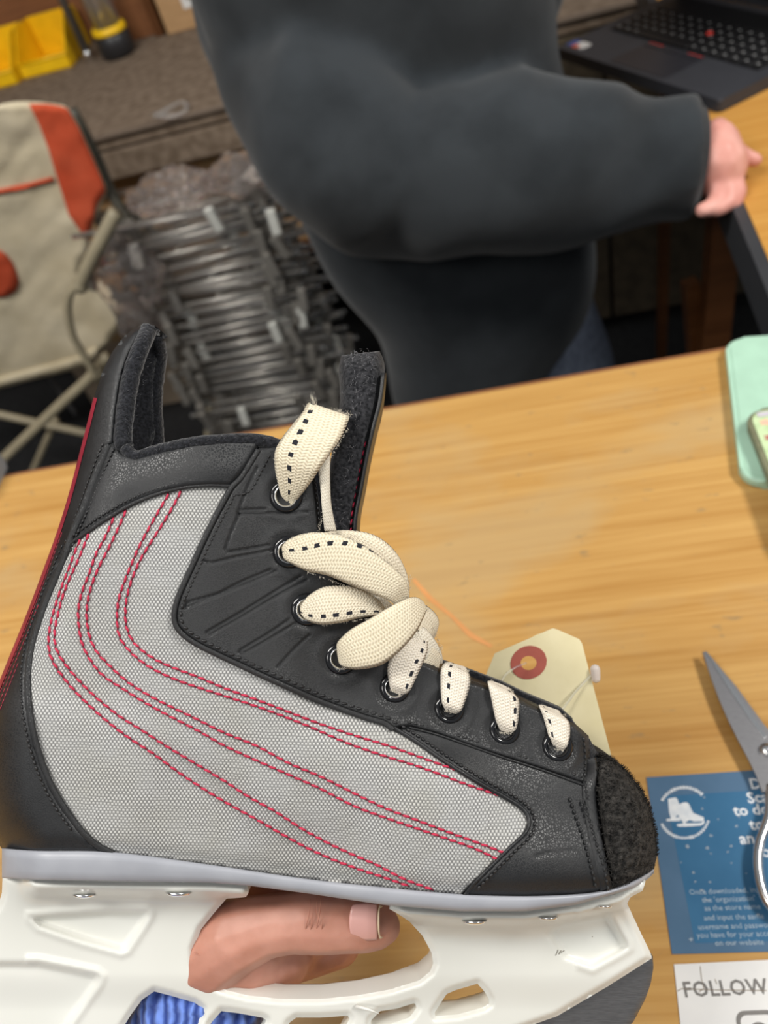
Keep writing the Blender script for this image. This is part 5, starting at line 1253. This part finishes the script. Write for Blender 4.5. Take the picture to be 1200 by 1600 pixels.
# ================================================================== folding camp chair at left
ch = thing('camp_chair', 'beige and orange-red canvas folding camp chair at left, partly cut by the frame', 'chair', (-1.15, 1.5, 0))
CL = ch.location.copy()
def yplane(px, py, base=1.5): 
    d = (px + 150) / 350.; return base + .05 * math.sin(d * 3.0) + .0004 * (py - 300)
def cloth(name, poly, mat, off=0., step=12, par=ch, amp=.006, base=1.5, th=.004, smooth_=3):
    P_ = catmull(poly, smooth_, True) if smooth_ else poly
    rim = resample(P_, step, True); A = np.array(P_, float); lo, hi = A.min(0), A.max(0)
    g = np.array([(x, y) for x in np.arange(lo[0], hi[0], step) for y in np.arange(lo[1], hi[1], step)]); g = g[inside(g, rim)]; g = g[segd(g, rim, True) > step * .5]
    V_ = [tuple(p) for p in rim] + [tuple(p) for p in g]; n = len(rim)
    r = geometry.delaunay_2d_cdt([Vector(v) for v in V_], [(k, (k + 1) % n) for k in range(n)], [], 0, 1e-4); V = np.array([tuple(v) for v in r[0]])
    fs_ = [tuple(f) for f in r[2] if inside(V[list(f)].mean(0)[None], rim)[0]]
    co_ = []
    for x, y in V:
        yy = yplane(x, y, base) - off + amp * (noise.noise((x * .018, y * .03, 1.)) + .5 * noise.noise((x * .05 + y * .03, y * .02, 4.)))
        co_.append(ony(x, y, yy) - CL)
    o = mesh_obj(name, co_, fs_, mat, par, True); m = o.modifiers.new('thick', 'SOLIDIFY'); m.thickness = th; m.offset = 0
    return o
tag(cloth('back_canvas', [(-150, 195), (-60, 178), (20, 160), (60, 160), (104, 166), (122, 195), (145, 245), (168, 298), (158, 318), (148, 342), (142, 372), (132, 400), (118, 432), (150, 440), (198, 446), (203, 470), (185, 515), (150, 560), (128, 574), (60, 590), (0, 606), (-60, 625), (-150, 650)], M['canvas'], smooth_=0), 'beige canvas')
tag(cloth('red_panel', [(46, 163), (75, 163), (103, 168), (122, 198), (145, 248), (166, 298), (150, 322), (146, 345), (136, 376), (124, 358), (108, 336), (100, 310), (88, 272), (76, 232), (62, 195)], M['red_canvas'], .006, th=.003, smooth_=0), 'orange-red canvas stripe')
cloth('red_panel', [(-60, 385), (0, 392), (14, 402), (25, 424), (29, 442), (25, 456), (10, 464), (-60, 470)], M['red_canvas'], .006, th=.003, smooth_=0)
cloth('red_piping', [(-60, 300), (0, 296), (50, 286), (86, 276), (86, 282), (50, 292), (0, 303), (-60, 308)], M['red_canvas'], .006, th=.003, smooth_=0)
cloth('red_panel', [(160, 400), (174, 386), (178, 396), (164, 418)], M['red_canvas'], .02, th=.003, smooth_=0)
cloth('canvas_hem', [(-60, 606), (0, 590), (60, 574), (126, 556), (152, 540), (150, 560), (128, 574), (60, 590), (0, 606), (-60, 625)], M['canvas'], .005, th=.004, smooth_=0)
def tpx(name, pts, r, mat, sub=4, y0=1.44):
    return tube_obj(name, [ony(p[0], p[1], p[2] if len(p) > 2 else y0) - CL for p in pts], r, mat, ch, 12, sub)
tpx('back_post', [(112, 170, 1.56), (150, 245, 1.55), (176, 305, 1.54), (204, 348, 1.53)], .011, M['frame_dark'])
tpx('arm_tube', [(182, 330, 1.43), (160, 372, 1.42), (138, 415, 1.42), (124, 446, 1.42)], .014, M['frame_tube'])
tpx('arm_bow', [(124, 446, 1.42), (110, 458, 1.42), (106, 485, 1.42), (114, 525, 1.42), (134, 560, 1.42), (152, 592, 1.42)], .0085, M['frame_tube'])
tpx('leg', [(168, 555, 1.46), (140, 590, 1.45), (90, 636, 1.43), (0, 722, 1.4), (-120, 840, 1.36)], .0115, M['frame_tube'])
tpx('leg', [(-60, 636, 1.55), (0, 648, 1.55), (60, 661, 1.55), (150, 680, 1.55), (240, 700, 1.56)], .010, M['frame_tube'])
tpx('leg', [(88, 655, 1.58), (72, 690, 1.58), (52, 735, 1.58), (20, 800, 1.58)], .0095, M['frame_tube'])
tpx('brace', [(60, 570, 1.7), (85, 600, 1.72), (120, 650, 1.72)], .006, M['steel'])
lathe('joint', [(.013, -.012), (.015, 0), (.013, .012)], M['frame_tube'], ch, 14, Matrix.Translation(ony(126, 446, 1.42) - CL))
lathe('joint', [(.012, -.02), (.014, 0), (.012, .02)], M['frame_tube'], ch, 14, Matrix.Translation(ony(152, 586, 1.43) - CL))
tpx('leg', [(330, 640, 1.62), (326, 680, 1.62), (322, 740, 1.62)], .012, M['frame_tube'])

# ================================================================== stack of clip hangers in clear bags
hz = None
def hanger0():
    t = thing('clip_hanger', 'clear bar hanger with bright metal clips in the tall bundled stack', 'hanger', (0, 0, 0), 0, 'bagged clip hangers in the stack')
    bm = bmesh.new(); tube(bm, [(-.19, 0, 0), (.19, 0, 0)], .0055, 6); bm_obj('bar', bm, M['clear'], t, True)
    bm = bmesh.new(); tube(bm, [(-.18, -.008, .006), (.18, -.008, .006)], .0026, 5); bm_obj('rod', bm, M['steelrod'], t, True)
    for s in (-1, 1):
        bm = bmesh.new(); bx(bm, -.0095, .0095, -.026, -.014, -.030, .022, .002); o = bm_obj('clip', bm, M['clip'], t)
        o.location = (s * .12, 0, 0)
    bm = bmesh.new(); tube(bm, [(0, .0, 0), (0, .008, .006), (.012, .014, .010), (.02, .008, .012)], .002, 5); bm_obj('hook', bm, M['steelrod'], t, True)
    return t
M['steelrod'] = plain('rod_steel', (.52, .49, .44), .28, .7)
M['dullclip'] = plain('dull_clip', (.30, .28, .25), .35, .5)
M['clip'] = plain('bright_clip', (.80, .80, .74), .3, .15)
h0 = hanger0(); first = True
clip_dull = [c for c in h0.children if c.name.startswith('clip')][0].data.copy(); clip_dull.materials[0] = M['dullclip']
def copy_tree(o):
    c = o.copy(); C.objects.link(c)
    for chh in o.children:
        d = chh.copy(); C.objects.link(d); d.parent = c
    return c
levels = 30
for k in range(levels):
    z = .035 + k * .0240
    for j in range(5):
        o = h0 if first else copy_tree(h0); first = False
        y = 1.49 + j * .040 + random.uniform(-.004, .004)
        x = -.575 + random.uniform(-.030, .030) + (.02 if k < 11 else 0) - (.03 if k > 25 else 0)
        o.location = (x, y, z + random.uniform(-.006, .006)); o.rotation_euler = (random.uniform(-.15, .15), random.uniform(-.05, .05), random.uniform(-.04, .04))
        o['label'] = h0['label']
        for c_ in o.children:
            if c_.name.startswith('clip') and o is not h0 and random.random() < .84: c_.data = clip_dull
            if c_.name.startswith('clip'): c_.location.x += random.uniform(-.05, .05); c_.rotation_euler = (0, random.uniform(-.25, .25), 0)
# crumpled film bags
def film(name, cx_, cy_, cz_, sx_, sy_, sz_, seed, label):
    bm = bmesh.new(); bmesh.ops.create_icosphere(bm, subdivisions=4, radius=1)
    for v in bm.verts:
        p = v.co.copy(); f = 1 + .30 * noise.noise(p * 2.1 + Vector((seed, 0, 0))) + .16 * noise.noise(p * 6 + Vector((0, seed, 0))) + .07 * noise.noise(p * 15)
        v.co = Vector((p.x * sx_ * f, p.y * sy_ * f, p.z * sz_ * f))
    t = bm_obj(name, bm, M['film'], None, False); t.location = (cx_, cy_, cz_); tag(t, label, 'plastic bag', 'clear bags over the hanger stack'); return t
film('plastic_bag', -.735, 1.46, .655, .075, .05, .075, 1.3, 'crumpled clear bag bulging left at the top of the hanger stack')
film('plastic_bag', -.60, 1.54, .765, .085, .06, .035, 4.2, 'crumpled clear bag on top of the hanger stack, left one')
film('plastic_bag', -.44, 1.54, .765, .075, .06, .035, 7.7, 'crumpled clear bag on top of the hanger stack beside the person')
film('plastic_bag', -.765, 1.47, .54, .045, .04, .06, 9.1, 'small clear bag sticking out left halfway down the hanger stack')
